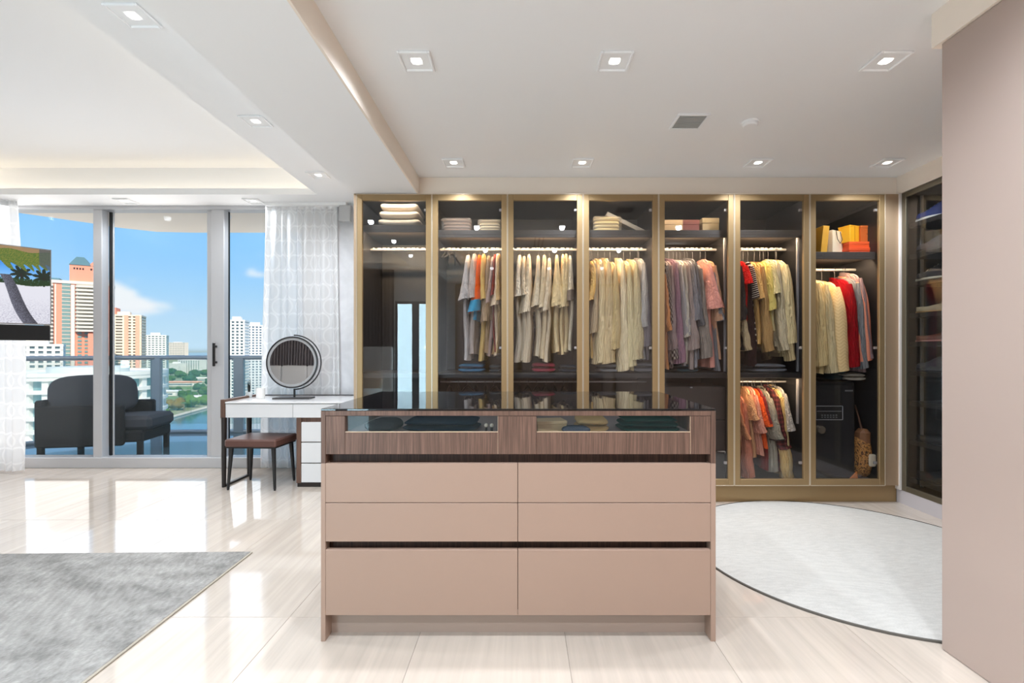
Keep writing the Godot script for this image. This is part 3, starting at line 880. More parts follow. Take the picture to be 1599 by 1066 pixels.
	single("folded_cloth", MB.new().blob(P(1131, 705, 3.87) + Vector3(-0.02, 0, 0), Vector3(0.04, 0.012, 0.03), 16, 8, 0.6), mat(rgb(225, 215, 205), 0.9), "small white cloth caught at the edge of the dark drawers", "cloth")
	# safe in the seventh bay
	var sf := thing("safe", Vector3(2.50, 0.155, -4.06), "black steel safe with a keypad panel and round dial", "safe")
	put("safe_body", span(-0.22, 0.19, 0, 0.78, -0.26, 0.2, 0.01), mat(rgb(30, 31, 34), 0.35), sf)
	var sdo := put("safe_door", span(-0.2, 0.18, 0.02, 0.76, 0.2, 0.215, 0.006), mat(rgb(34, 35, 38), 0.3), sf)
	var kp := MB.new()
	bx(kp, -0.135, 0.08, 0.585, 0.59, 0.215, 0.221, 0.002)
	bx(kp, -0.135, 0.08, 0.475, 0.48, 0.215, 0.221, 0.002)
	bx(kp, -0.138, -0.133, 0.478, 0.587, 0.215, 0.221, 0.002)
	bx(kp, 0.078, 0.083, 0.478, 0.587, 0.215, 0.221, 0.002)
	bx(kp, -0.125, 0.07, 0.544, 0.547, 0.215, 0.219)
	put("keypad_border", kp, alu, sdo)
	for c in 6:
		for r in 2:
			put("key", MB.new().box(Vector3(-0.085 + c * 0.023, 0.514 - r * 0.017, 0.218), Vector3(0.012, 0.009, 0.006), 0.002), mat(rgb(120, 122, 126), 0.5), sdo)
	put("dial", MB.new().tube([Vector3(-0.103, 0.4, 0.215), Vector3(-0.103, 0.4, 0.245)], [0.036, 0.03], 22), mat(rgb(205, 195, 180), 0.2, 0.9), sdo)
	put("maker_plate", span(0.1, 0.165, 0.705, 0.717, 0.215, 0.217), mat(rgb(120, 120, 122), 0.4), sdo)
	# bags at the corner end of the safe
	var hb := thing("handbag", Vector3(2.757, 0.155, -3.95), "tan leopard-print handbag with a cream corner beside the safe", "handbag")
	var lp := noise(1.0, 3)
	var leo := textured(texture(96, 96, func(x, y):
		var k := looped(lp, x, y, 3.0, 3.0)
		return Color(0.20, 0.12, 0.06) if k > 0.18 else Color(0.72, 0.50, 0.26)), Vector2(2, 2), 0.7)
	put("bag_body", MB.new().blob(Vector3(0.0, 0.17, 0), Vector3(0.062, 0.17, 0.15), 22, 12, 0.6), leo, hb)
	put("flap", MB.new().box(Vector3(0.012, 0.30, 0.07), Vector3(0.09, 0.2, 0.12), 0.03), mat(rgb(132, 88, 56), 0.6), hb)
	put("pouch", MB.new().blob(Vector3(0.03, 0.16, 0.15), Vector3(0.028, 0.05, 0.01), 14, 8, 0.4), mat(rgb(228, 214, 190), 0.6), hb)
	put("strap", MB.new().tube([Vector3(0, 0.38, 0.08), Vector3(-0.01, 0.5, 0.05), Vector3(0, 0.58, 0), Vector3(-0.01, 0.5, -0.05), Vector3(0, 0.38, -0.08)], 0.008, 8), mat(rgb(90, 60, 42), 0.6), hb)
	var pr := MB.new()
	pr.prism(PackedVector2Array([Vector2(0, 0), Vector2(0.07, 0), Vector2(0.07, -0.065)]), -0.006, 0.006)
	pr.xf = Transform3D.IDENTITY
	var og := single("paper_card", pr, mat(rgb(216, 128, 62), 0.7), "folded orange card propped on the wardrobe deck before the safe", "card")
	og.position = Vector3(2.61, 0.157, -3.815)
	og.rotation.x = PI / 2 - 0.12
	# teal pouch and grey scarf under the jackets
	bag_of("folded_scarf", 2, Vector3((1322.0 - CX) * 4.0 / F, 0.945, -3.98), Vector3(0.17, 0.06, 0.22), rgb(190, 184, 172), "crumpled pale grey scarf lying on the safe under the red jacket", "scarf")
	bag_of("folded_scarf", 2, Vector3((1296.0 - CX) * 4.05 / F, 0.945, -4.05), Vector3(0.14, 0.09, 0.24), rgb(38, 72, 82), "folded teal scarf on the safe under the cream jackets", "scarf")

# ---------------------------------------------------------------- shoe cabinet
func shoe(at: Vector3, turn: float, up: Color, so: Color, label: String, kind: int, grp := "") -> void:
	var t := thing("shoe", at, label, "shoe", grp, turn)   # toe along +x
	var L := 0.27
	var outline := func(q: float) -> float:   # half width along the length
		return 0.036 * pow(sin(clampf(q * 0.9 + 0.1, 0, 1) * PI), 0.35) * (1.0 + 0.22 * sin(q * PI * 1.3 - 0.9)) + 0.004
	var sh := 0.022 if kind == 0 else 0.012
	put("sole", MB.new().grid(24, 4, func(a, b):
		var th: float = -a * TAU
		var q := 0.5 + 0.5 * cos(th)
		var s: float = [0.0, 1.0, 1.03, 1.0, 0.0][int(round(b * 4))]
		var y: float = [0.0, 0.0, sh * 0.5, sh, sh][int(round(b * 4))]
		return Vector3((q - 0.5) * L * (s if s > 0.5 else 0.05), y, sin(th) * outline.call(q) * 1.15 * s), true), mat(so, 0.6), t)
	var hgt := func(q: float) -> float:
		if kind == 0: return lerpf(0.1, 0.045, smoothstep(0.35, 0.85, q)) * (1.0 - 0.35 * smoothstep(0.9, 1.0, q))
		if kind == 1: return lerpf(0.06, 0.035, smoothstep(0.2, 0.8, q))
		return lerpf(0.085, 0.05, smoothstep(0.3, 0.8, q))
	put("upper", MB.new().grid(20, 16, func(a, b):
		var q: float = b
		var ang: float = PI - a * PI
		var w: float = outline.call(q) * (1.05 if q > 0.02 and q < 0.98 else 0.2)
		return Vector3((q - 0.5) * L * 0.98, sh + sin(ang) * hgt.call(q), cos(ang) * w), false, true), mat(up, 0.7), t)
	put("collar", MB.new().tube([Vector3(-0.12, sh + hgt.call(0.06) * 0.98, 0), Vector3(-0.08, sh + hgt.call(0.2), 0.022), Vector3(-0.03, sh + hgt.call(0.4) + 0.002, 0.014), Vector3(-0.02, sh + hgt.call(0.43), 0), Vector3(-0.03, sh + hgt.call(0.4) + 0.002, -0.014), Vector3(-0.08, sh + hgt.call(0.2), -0.022), Vector3(-0.12, sh + hgt.call(0.06) * 0.98, 0)], 0.006, 6), mat(up.darkened(0.35), 0.8), t)
	if kind == 0:
		var lc := MB.new()
		for k in 4:
			var q := 0.48 + k * 0.08
			lc.tube([Vector3((q - 0.5) * L, sh + hgt.call(q) * 0.86, -0.02), Vector3((q - 0.5) * L, sh + hgt.call(q) + 0.003, 0), Vector3((q - 0.5) * L, sh + hgt.call(q) * 0.86, 0.02)], 0.003, 5)
		put("laces", lc, mat(so, 0.9), t)

func shoe_cabinet() -> void:
	var t := thing("shoe_cabinet", Vector3.ZERO, "dark glass-fronted shoe cabinet in the corner beside the tall taupe cabinet", "cabinet")
	var body := MB.new()
	bx(body, 3.40, 3.42, 0.11, 2.41, -3.70, -1.95)
	bx(body, 2.975, 3.40, 0.11, 2.41, -3.72, -3.70)
	bx(body, 2.975, 3.40, 0.11, 2.41, -1.97, -1.95)
	bx(body, 2.975, 3.42, 2.39, 2.41, -3.72, -1.95)
	bx(body, 2.975, 3.42, 0.105, 0.125, -3.72, -1.95)
	put("carcass", body, carcass, t)
	var ys := [2.17, 1.93, 1.715, 1.475, 1.255, 1.03, 0.8, 0.5, 0.21]
	for y in ys:
		put("shelf", span(3.0, 3.40, y - 0.035, y, -3.70, -1.97, 0.002), mat(rgb(38, 35, 34), 0.5), t)
	put("upright", span(3.085, 3.105, 0.13, 2.39, -3.70, -3.69), alu, t)
	var f := MB.new()
	bx(f, 2.947, 2.97, 0.106, 2.408, -3.707, -3.667, 0.002)
	bx(f, 2.947, 2.97, 0.106, 2.408, -3.02, -2.98, 0.002)
	bx(f, 2.947, 2.97, 2.368, 2.408, -3.667, -3.02, 0.002)
	bx(f, 2.947, 2.97, 0.106, 0.146, -3.667, -3.02, 0.002)
	var dn := put("door", f, mat(rgb(112, 104, 88), 0.36, 0.5), t)
	put("pane", span(2.956, 2.961, 0.14, 2.37, -3.67, -3.01), mat(rgb(22, 22, 22, 0.22), 0.0), dn)
	var f2 := MB.new()
	bx(f2, 2.947, 2.97, 0.106, 2.408, -2.975, -2.94, 0.002)
	bx(f2, 2.947, 2.97, 0.106, 2.408, -2.0, -1.96, 0.002)
	bx(f2, 2.947, 2.97, 2.368, 2.408, -2.94, -2.0, 0.002)
	bx(f2, 2.947, 2.97, 0.106, 0.146, -2.94, -2.0, 0.002)
	var d2 := put("door", f2, mat(rgb(112, 104, 88), 0.36, 0.5), t)
	put("pane", span(2.956, 2.961, 0.14, 2.37, -2.95, -1.99), smoked, d2)
	struct("trim_7", span(2.935, 2.972, 0.106, 2.412, -3.755, -3.709), mat(rgb(226, 220, 214), 0.5))
	struct("trim_8", span(2.950, 3.42, 0.0, 0.105, -3.76, -1.94), mat(rgb(196, 190, 192), 0.5))
	var pos := [[0, rgb(44, 58, 120), rgb(235, 232, 226), "blue suede trainer, white sole, top shoe shelf", 0], [1, rgb(74, 66, 64), rgb(60, 56, 54), "charcoal trainer on the second shoe shelf", 0], [2, rgb(44, 44, 46), rgb(222, 214, 190), "black trainer, cream sole, third shoe shelf", 0],
		[3, rgb(176, 160, 128), rgb(206, 160, 98), "beige suede loafer, tan sole, fourth shoe shelf", 1], [4, rgb(122, 74, 58), rgb(214, 150, 140), "brown sandal, pink sole, fifth shoe shelf", 1], [5, rgb(66, 68, 74), rgb(70, 72, 78), "dark grey trainer on the sixth shoe shelf", 0],
		[7, rgb(30, 30, 32), rgb(30, 28, 28), "black low court shoe on the eighth shoe shelf", 1], [8, rgb(26, 26, 28), rgb(40, 38, 38), "black leather shoe on the bottom shoe shelf", 2]]
	for q in pos:
		for k in 2:
			shoe(Vector3(3.085 + 0.11 * k, ys[q[0]] + 0.0005, -3.545 + k * 0.06), 2.04, q[1], q[2], q[3] + ", " + ["one by the corner", "the other of its pair"][k], q[4], "shoes in the cabinet")

# ---------------------------------------------------------------- island
func island() -> void:
	var z := -1.951
	var zb := -2.77
	var xl := -0.8235
	var xr := 0.7916
	var t := thing("island_cabinet", Vector3(0, 0, 0), "taupe and walnut dressing island with six plain drawers and a black glass top", "island")
	var ti := [["side_panel", xl, xl + 0.0183], ["side_panel", xr - 0.0205, xr]]
	for q in ti:
		var s := put("side_panel", span(q[1], q[2], 0.0, 0.7279, zb, z, 0.001), taupe, t)
		put("walnut_panel", span(q[1], q[2], 0.7281, 0.9426, zb, z, 0.001), wood, s)
	var fr := MB.new()
	bx(fr, xl + 0.0183, xr - 0.0205, 0.923, 0.9426, z - 0.03, z, 0.001)
	bx(fr, xl + 0.0183, xr - 0.0205, 0.923, 0.9426, zb, zb + 0.03, 0.001)
	bx(fr, -0.04, 0.01, 0.923, 0.9426, zb + 0.03, z - 0.03)
	put("top_rail", fr, wood, t)
	put("glass_top", span(xl, xr, 0.9428, 0.952, zb, z + 0.001, 0.002), mat(rgb(14, 15, 18, 0.72), 0.02, 0.0, 0.55), t)
	var core := MB.new()
	bx(core, xl + 0.0183, xr - 0.0205, 0.107, 0.80, zb + 0.02, z - 0.045)
	put("core", core, darkwood, t)
	put("back_panel", span(xl + 0.0183, xr - 0.0205, 0.0, 0.923, zb, zb + 0.018), taupe, t)
	put("plinth", span(xl + 0.0183, xr - 0.0205, 0.0, 0.1065, zb + 0.02, z - 0.066), mat(rgb(176, 156, 143), 0.45), t)
	# jewel trays under the glass
	put("tray_lining", bx(span(-0.77, -0.06, 0.8005, 0.835, zb + 0.03, z - 0.025), 0.03, 0.735, 0.8005, 0.835, zb + 0.03, z - 0.025), mat(rgb(150, 140, 138), 0.95), t)
	for q in [[xl + 0.019, -0.7255], [-0.0990, 0.0585], [0.6885, xr - 0.0215]]:
		var mb := MB.new()
		mb.uo = Vector2(q[0] * 3.0, 0.3)
		put("stile", bx(mb, q[0], q[1], 0.7655, 0.9215, z - 0.04, z - 0.001, 0.001), wood, t)
	for q in [[-0.7245, -0.1], [0.0595, 0.6875]]:
		var mb := MB.new()
		mb.uo = Vector2(q[0] * 5.0 + 1.3, 0.1)
		var dr := put("display_drawer", bx(mb, q[0], q[1], 0.7655, 0.8555, z - 0.025, z - 0.001, 0.001), wood, t)
		put("pane", span(q[0], q[1], 0.8575, 0.9215, z - 0.012, z - 0.006), clear, dr)
		put("edge_trim", bx(span(q[0], q[1], 0.8555, 0.8575, z - 0.014, z), q[1], q[1] + 0.0012, 0.767, 0.9215, z - 0.01, z), mat(rgb(214, 186, 160), 0.4, 0.3), dr)
	var dm := [taupe, taupe]
	for q in [[0.5682, 0.7279], [0.4084, 0.5655], [0.1073, 0.3757]]:
		put("drawer", span(xl + 0.019, -0.0192, q[0], q[1], z - 0.022, z, 0.0012), taupe, t)
		put("drawer", span(-0.0172, xr - 0.0212, q[0], q[1], z - 0.022, z, 0.0012), taupe, t)
	# things lying in the trays
	var yy := 0.8352
	bag_of("folded_silk", 3, Vector3(0.56, yy, z - 0.2), Vector3(0.26, 0.062, 0.2), rgb(18, 62, 56), "folded dark green silk under the glass in the tray nearer the tall cabinet", "cloth")
	bag_of("folded_silk", 2, Vector3(-0.36, yy, z - 0.22), Vector3(0.34, 0.05, 0.2), rgb(20, 44, 62), "folded midnight blue silk under the island glass", "cloth")
	bag_of("folded_silk", 1, Vector3(-0.62, yy, z - 0.2), Vector3(0.14, 0.045, 0.18), rgb(38, 40, 46), "folded charcoal silk under the island glass", "cloth")
	bag_of("folded_silk", 2, Vector3(0.31, yy, z - 0.21), Vector3(0.14, 0.055, 0.2), rgb(208, 176, 124), "folded gold silk under the island glass", "cloth")
	bag_of("folded_silk", 1, Vector3(0.23, yy, z - 0.1), Vector3(0.12, 0.03, 0.08), rgb(74, 84, 98), "patterned slate scarf rolled by the front of the tray", "cloth")
	carton("jewellery_box", Vector3(0.12, yy, z - 0.16), Vector3(0.13, 0.05, 0.1), rgb(214, 190, 148), "flat cream jewellery box under the island glass", "box", 0.2, 0.3)
	for k in 2:
		single("pearl_earring", MB.new().blob(Vector3(-0.155 + k * 0.024, yy + 0.033, z - 0.1), Vector3(0.009, 0.009, 0.009), 14, 9), mat(rgb(235, 226, 205), 0.2), ["round pearl earring in the tray near the centre stile, window side", "round pearl earring in the tray, beside the other pearl"][k], "earring", "pearl earrings")
		single("earring_stand", span(-0.16 + k * 0.024, -0.15 + k * 0.024, yy, yy + 0.026, z - 0.105, z - 0.095), black, ["tiny black stand under the pearl at the window side", "tiny black stand under the other pearl"][k], "stand", "earring stands")
	# tall cabinet at the edge of the view
	var tc := thing("tall_cabinet", Vector3.ZERO, "tall plain taupe cabinet end beside the round rug", "cabinet")
	put("end_panel", span(1.673, 1.695, 0.002, 2.41, -1.902, 1.15, 0.001), mat(rgb(179, 161, 151), 0.4), tc)
	put("body", span(1.696, 3.49, 0.002, 2.41, -1.9, 1.15), taupe, tc)

func rugs() -> void:
	var rn := noise(1.0, 31)
	var rn2 := noise(1.0, 33)
	var grey := textured(texture(512, 512, func(x, y):
		var k := looped(rn, x, y, 1.4, 2.2) * 0.55 + looped(rn2, x, y, 14.0, 6.0) * 0.35 + looped(rn2, x + 0.4, y, 40.0, 30.0) * 0.35
		var s := 0.565 + k * 0.21
		return Color(s * 1.005, s * 0.99, s * 0.965)), Vector2(0.42, 0.42), 0.95, 0.1)
	grey.heightmap_enabled = true
	grey.heightmap_texture = grey.albedo_texture
	grey.heightmap_scale = 0.5
	var t := thing("grey_rug", Vector3(-1.584, 0.0, -2.806), "large rectangular silver grey rug with a mottled pile on the polished tiles", "rug", "", 0.022)
	put("pile", span(-3.6, -0.008, 0.0005, 0.013, 0.008, 2.9, 0.003), grey, t)
	var bd := MB.new()
	bx(bd, -0.01, 0.0, 0.0, 0.010, 0.0, 2.9, 0.003)
	bx(bd, -3.6, -0.008, 0.0, 0.010, 0.0, 0.01, 0.003)
	put("binding", bd, mat(rgb(172, 164, 150), 0.9), t)
	var pale := textured(texture(512, 512, func(x, y):
		var k := looped(rn2, x, y, 3.0, 10.0) * 0.5 + looped(rn, x, y, 30.0, 46.0) * 0.5
		var s := 0.755 + k * 0.08
		return Color(s, s * 0.99, s * 0.965)), Vector2(0.7, 0.7), 0.95, 0.1)
	var r := thing("round_rug", Vector3(1.95, 0.0, -2.83), "round off-white rug between the island and the wardrobe", "rug")
	var R := 0.928
	var tp := MB.new().grid(96, 8, func(a, b):
		var th: float = a * TAU
		return Vector3(cos(th) * R * 0.996 * (1.0 - b), 0.0125 - 0.006 * maxf(0.0, 1.0 - b * 40.0), -sin(th) * R * 0.996 * (1.0 - b)), true)
	for k in tp.u.size():
		tp.u[k] = Vector2(tp.v[k].x, tp.v[k].z)
	put("pile", tp, pale, r)
	put("binding", MB.new().turned([[R - 0.004, 0.0], [R, 0.0], [R, 0.009], [R - 0.006, 0.011]], Vector3.ZERO, 96), mat(rgb(96, 92, 86), 0.9), r)

# ---------------------------------------------------------------- vanity corner
func vanity() -> void:
	var t := thing("vanity_table", Vector3.ZERO, "glossy white vanity table with a dark wood end, drawers and a black sled leg", "vanity table")
	var gw := mat(rgb(226, 226, 226), 0.22)
	var front := -4.16
	var back := -4.735
	var xa := -2.63
	var xb := -1.42
	put("tabletop", span(xa + 0.04, xb, 0.728, 0.742, back, front + 0.004, 0.002), mat(rgb(240, 240, 240), 0.08), t)
	var rim := MB.new()
	bx(rim, xa + 0.036, xb, 0.742, 0.752, back - 0.008, back, 0.001)
	bx(rim, xa + 0.032, xa + 0.04, 0.728, 0.75, back, front + 0.004, 0.001)
	bx(rim, xa + 0.036, xb, 0.726, 0.7285, front + 0.002, front + 0.006)
	put("edge_rim", rim, mat(rgb(70, 64, 62), 0.4), t)
	put("end_panel", span(xa, xa + 0.04, 0.6, 0.762, back, front + 0.006, 0.003), wood, t)
	put("apron", span(xa + 0.04, xb, 0.606, 0.726, back, front - 0.02), gw, t)
	put("drawer", span(xa + 0.042, -2.003, 0.604, 0.7255, front - 0.02, front, 0.002), gw, t)
	put("drawer", span(-2.0, xb, 0.604, 0.7255, front - 0.02, front, 0.002), gw, t)
	var leg := mat(rgb(44, 38, 36), 0.4, 0.2)
	for z in [front - 0.005, -4.55]:
		var m := MB.new()
		m.tube([Vector3(xa + 0.025, 0.606, z), Vector3(xa + 0.025, 0.0, z)], [0.028, 0.02], 4)
		put("leg", m, leg, t)
	put("runner", span(xa + 0.012, xa + 0.04, 0.0, 0.018, -4.56, front, 0.002), leg, t)
	var px := -1.968
	var pb := put("pedestal", bx(span(px, px + 0.04, 0.035, 0.604, back, front + 0.005, 0.002), px + 0.04, xb - 0.02, 0.035, 0.604, back, front - 0.025), wood, t)
	put("base", span(px + 0.005, xb - 0.02, 0.0, 0.035, back + 0.02, front - 0.005), leg, t)
	for q in [[0.395, 0.565], [0.212, 0.386], [0.04, 0.203]]:
		put("drawer", span(px + 0.042, xb - 0.022, q[0], q[1], front - 0.02, front + 0.002, 0.002), gw, pb)
	# stool
	var s := thing("vanity_stool", Vector3(-2.30, 0, -4.22), "brown leather stool on black tapered legs in front of the vanity", "stool", "", -0.05)
	put("seat", MB.new().box(Vector3(0, 0.4, 0), Vector3(0.45, 0.066, 0.36), 0.012), mat(rgb(96, 66, 58), 0.42), s)
	put("seat_frame", MB.new().box(Vector3(0, 0.363, 0), Vector3(0.43, 0.012, 0.34), 0.002), black, s)
	for sx in [-1.0, 1.0]:
		for sz in [-1.0, 1.0]:
			var m := MB.new()
			m.tube([Vector3(sx * 0.185, 0.36, sz * 0.14), Vector3(sx * 0.205, 0.012, sz * 0.155)], [0.019, 0.011], 10)
			m.tube([Vector3(sx * 0.205, 0.013, sz * 0.155), Vector3(sx * 0.2055, 0.0, sz * 0.1555)], [0.009, 0.009], 8)
			put("leg", m, black, s)
	# round mirror
	var mr := thing("vanity_mirror", Vector3(-2.135, 0.742, -4.44), "round black-rimmed mirror on a short stand on the white vanity", "mirror")
	var hd := Node3D.new()
	hd.name = "mirror_head"
	hd.position = Vector3(0, 0.338, 0)
	hd.rotation = Vector3(PI / 2 - 0.035, 0, 0)
	mr.add_child(hd)
	put("mirror_frame", MB.new().turned([[0.234, 0.0], [0.240, 0.006], [0.240, 0.02], [0.228, 0.022], [0.228, 0.014]], Vector3.ZERO, 64), mat(rgb(48, 46, 46), 0.35, 0.4), hd)
	put("light_ring", MB.new().turned([[0.228, 0.016], [0.205, 0.0165]], Vector3.ZERO, 64), mat(rgb(165, 165, 166), 0.4), hd)
	put("mirror_glass", MB.new().turned([[0.205, 0.0165], [0.0, 0.0166]], Vector3.ZERO, 64), mat(rgb(235, 235, 236), 0.015, 1.0), hd)
	put("backing", MB.new().turned([[0.0, 0.0], [0.234, 0.0]], Vector3.ZERO, 64), black, hd)
	put("outer_ring", MB.new().tube(range(0, 33).map(func(k): return Vector3(0.008 + sin(k * TAU / 64.0) * 0.252, 0.338 - cos(k * TAU / 64.0) * 0.252, -0.006)), 0.006, 8), black, mr)
	put("post", MB.new().tube([Vector3(0.012, 0.014, -0.006), Vector3(0.012, 0.092, -0.006)], 0.009, 10), black, mr)
	put("base", span(-0.16, 0.18, 0.0, 0.014, -0.07, 0.07, 0.004), mat(rgb(60, 58, 58), 0.4), mr)
	# cactus and pot
	var ct := thing("potted_cactus", P(389, 617, 4.55) * Vector3(1, 0, 1) + Vector3(0, 0.742, 0), "tiny dark spiky plant in a clear glass pot at the window end of the vanity", "plant")
	put("pot", MB.new().turned([[0.0, 0.0], [0.026, 0.0], [0.03, 0.055], [0.027, 0.055], [0.024, 0.006]], Vector3.ZERO, 20), mat(Color(0.92, 0.94, 0.94, 0.35), 0.1), ct)
	put("soil", MB.new().turned([[0.0, 0.004], [0.022, 0.004], [0.024, 0.03], [0.0, 0.034]], Vector3.ZERO, 16), mat(rgb(215, 212, 205), 0.9), ct)
	for k in 5:
		var a := k * 1.3
		put("spike", MB.new().tube([Vector3(0, 0.03, 0), Vector3(cos(a) * 0.008, 0.09, sin(a) * 0.008), Vector3(cos(a) * 0.012, 0.13 + 0.012 * k, sin(a) * 0.012)], [0.007, 0.006, 0.001], 6), mat(rgb(30, 36, 34), 0.7), ct)
	var cd := thing("candle", P(407, 617, 4.45) * Vector3(1, 0, 1) + Vector3(0, 0.742, 0), "plain white candle jar beside the mirror base on the vanity", "candle")
	put("jar", MB.new().turned([[0.0, 0.0], [0.036, 0.0], [0.038, 0.004], [0.038, 0.095], [0.034, 0.098], [0.033, 0.09], [0.0, 0.09]], Vector3.ZERO, 28), mat(rgb(236, 234, 230), 0.4), cd)
	put("wick", MB.new().tube([Vector3(0, 0.09, 0), Vector3(0.002, 0.1, 0)], 0.0012, 5), black, cd)

func television() -> void:
	var pn := noise(1.0, 41)
	# a beach: frond along the top, palms on the shoreline, a leaning trunk over pale sand; no emblem
	var tex := texture(384, 224, func(x, y):
		var c := Color(0.16, 0.52, 0.93).lerp(Color(0.55, 0.78, 0.98), smoothstep(0.1, 0.45, y))
		var sand := 0.49 + 0.012 * sin(x * 23.0)
		if y > sand:
			var k := pn.get_noise_2d(x * 60.0, y * 130.0)
			c = Color(0.90, 0.90, 0.94).lerp(Color(0.58, 0.57, 0.66), clampf(k * 1.2 * smoothstep(0.5, 0.9, y) + (y - 0.8) * 0.5, 0, 1))
		for q in [[0.845, 0.34, 0.07], [0.965, 0.37, 0.075], [0.62, 0.36, 0.06], [0.40, 0.35, 0.07], [0.18, 0.37, 0.06]]:
			var dx: float = (x - q[0]) * 1.78
			var dy: float = y - q[1]
			var rr := Vector2(dx, dy).length()
			var an := atan2(dy, dx)
			if rr < q[2] * 1.5 * (0.45 + 0.55 * absf(sin(an * 4.5 + q[0] * 9.0))):
				c = Color(0.05, 0.13, 0.08)
			if absf(dx) < 0.008 and dy > 0 and y < 0.5:
				c = Color(0.10, 0.09, 0.07)
		if y > 0.41 and y < sand and pn.get_noise_2d(x * 90.0, y * 40.0) > -0.25 - (y - 0.41) * 6.0:
			c = Color(0.06, 0.17, 0.06).lerp(Color(0.16, 0.30, 0.10), clampf(pn.get_noise_2d(x * 200.0, y * 200.0) + 0.4, 0, 1))
		var tx: float = x - (0.735 + (y - 0.37) * 0.30 + 0.03 * sin(y * 5.0))
		if y > 0.37 and absf(tx) < 0.026 + 0.02 * (y - 0.37):
			c = Color(0.46, 0.47, 0.54).lerp(Color(0.20, 0.20, 0.24), clampf(0.5 + pn.get_noise_2d(x * 260.0, y * 200.0) * 1.6 + tx * 10.0, 0, 1))
		var fa := atan2((x - 0.70) * 1.78, y + 0.12)
		var fr: float = 0.13 + 0.09 * sin((x - 0.62) * 6.5) + 0.09 * pow(absf(sin(fa * 21.0 + 2.0 * sin(x * 20.0))), 2.0)
		if y < fr:
			c = Color(0.52, 0.52, 0.20).lerp(Color(0.26, 0.40, 0.12), clampf(0.5 + 1.4 * pn.get_noise_2d(x * 300.0 + y * 200.0, y * 30.0), 0, 1))
			if y < 0.045 + 0.015 * sin(x * 30.0):
				c = Color(0.62, 0.50, 0.36)
		if x > 0.94 and y < 0.20 + (x - 0.94) * 1.4:
			c = c.lerp(Color(0.30, 0.33, 0.36), 0.75)
		return c)
	var pic := StandardMaterial3D.new()
	pic.albedo_color = Color(0.02, 0.02, 0.02)
	pic.emission_enabled = true
	pic.emission = Color.WHITE
	pic.emission_texture = tex
	pic.emission_operator = BaseMaterial3D.EMISSION_OP_MULTIPLY
	pic.emission_energy_multiplier = 0.9
	pic.roughness = 0.25
	# origin: lower window-side corner of the screen; the set runs along -x, screen faces +z
	var tv := thing("television", Vector3(-3.949, 1.402, -4.0), "wall television on a swing arm showing a palm beach", "television", "", atan2(0.79, 0.61))
	var W := 1.11
	var H := 0.63
	var scr := MB.new()
	scr.v = PackedVector3Array([Vector3(-W + 0.008, 0.008, 0), Vector3(-0.006, 0.008, 0), Vector3(-0.006, H - 0.006, 0), Vector3(-W + 0.008, H - 0.006, 0)])
	scr.n = PackedVector3Array([Vector3.BACK, Vector3.BACK, Vector3.BACK, Vector3.BACK])
	scr.u = PackedVector2Array([Vector2(0, 1), Vector2(1, 1), Vector2(1, 0), Vector2(0, 0)])
	scr.i = PackedInt32Array([0, 2, 1, 0, 3, 2])
	put("screen", scr, pic, tv)
	var fr := MB.new()
	bx(fr, -W, 0, 0, H, -0.03, -0.001, 0.004)
	put("casing", fr, black, tv)
	var bz := MB.new()
	bx(bz, -0.006, 0, 0, H, -0.001, 0.004)
	bx(bz, -W, -W + 0.008, 0, H, -0.001, 0.004)
	bx(bz, -W, 0, 0, 0.008, -0.001, 0.004)
	bx(bz, -W, 0, H - 0.006, H, -0.001, 0.004)
	put("bezel", bz, mat(rgb(150, 150, 152), 0.35, 0.5), tv)
	put("wall_arm", MB.new().tube([Vector3(-W * 0.5, H * 0.5, -0.03), Vector3(-W * 0.5 - 0.1, H * 0.5, -0.5), Vector3(-1.3, H * 0.5, -1.02)], 0.025, 8), black, tv)
	var lt := AreaLight3D.new()
	lt.name = "screen_lamp"
	lt.area_size = Vector2(W, H)
	lt.light_energy = 0.15
	lt.light_color = Color(0.8, 0.88, 1.0)
	lt.position = Vector3(-W * 0.5, H * 0.5, 0.02)
	lt.rotation.y = PI
	lt.shadow_enabled = true
	tv.add_child(lt)
	var sb := thing("sound_bar", Vector3(-3.949, 1.272, -4.0), "long black sound bar fixed under the television", "speaker", "", atan2(0.79, 0.61))
	put("body", span(-1.0, -0.004, 0.0, 0.126, -0.06, 0.002, 0.006), mat(rgb(24, 23, 23), 0.6), sb)
	put("grille", span(-0.99, -0.014, 0.012, 0.114, 0.002, 0.004), mat(rgb(32, 30, 30), 0.9), sb)
	put("wall_arm", MB.new().tube([Vector3(-0.5, 0.1, -0.05), Vector3(-0.5, 0.35, -0.09)], 0.015, 6), black, sb)

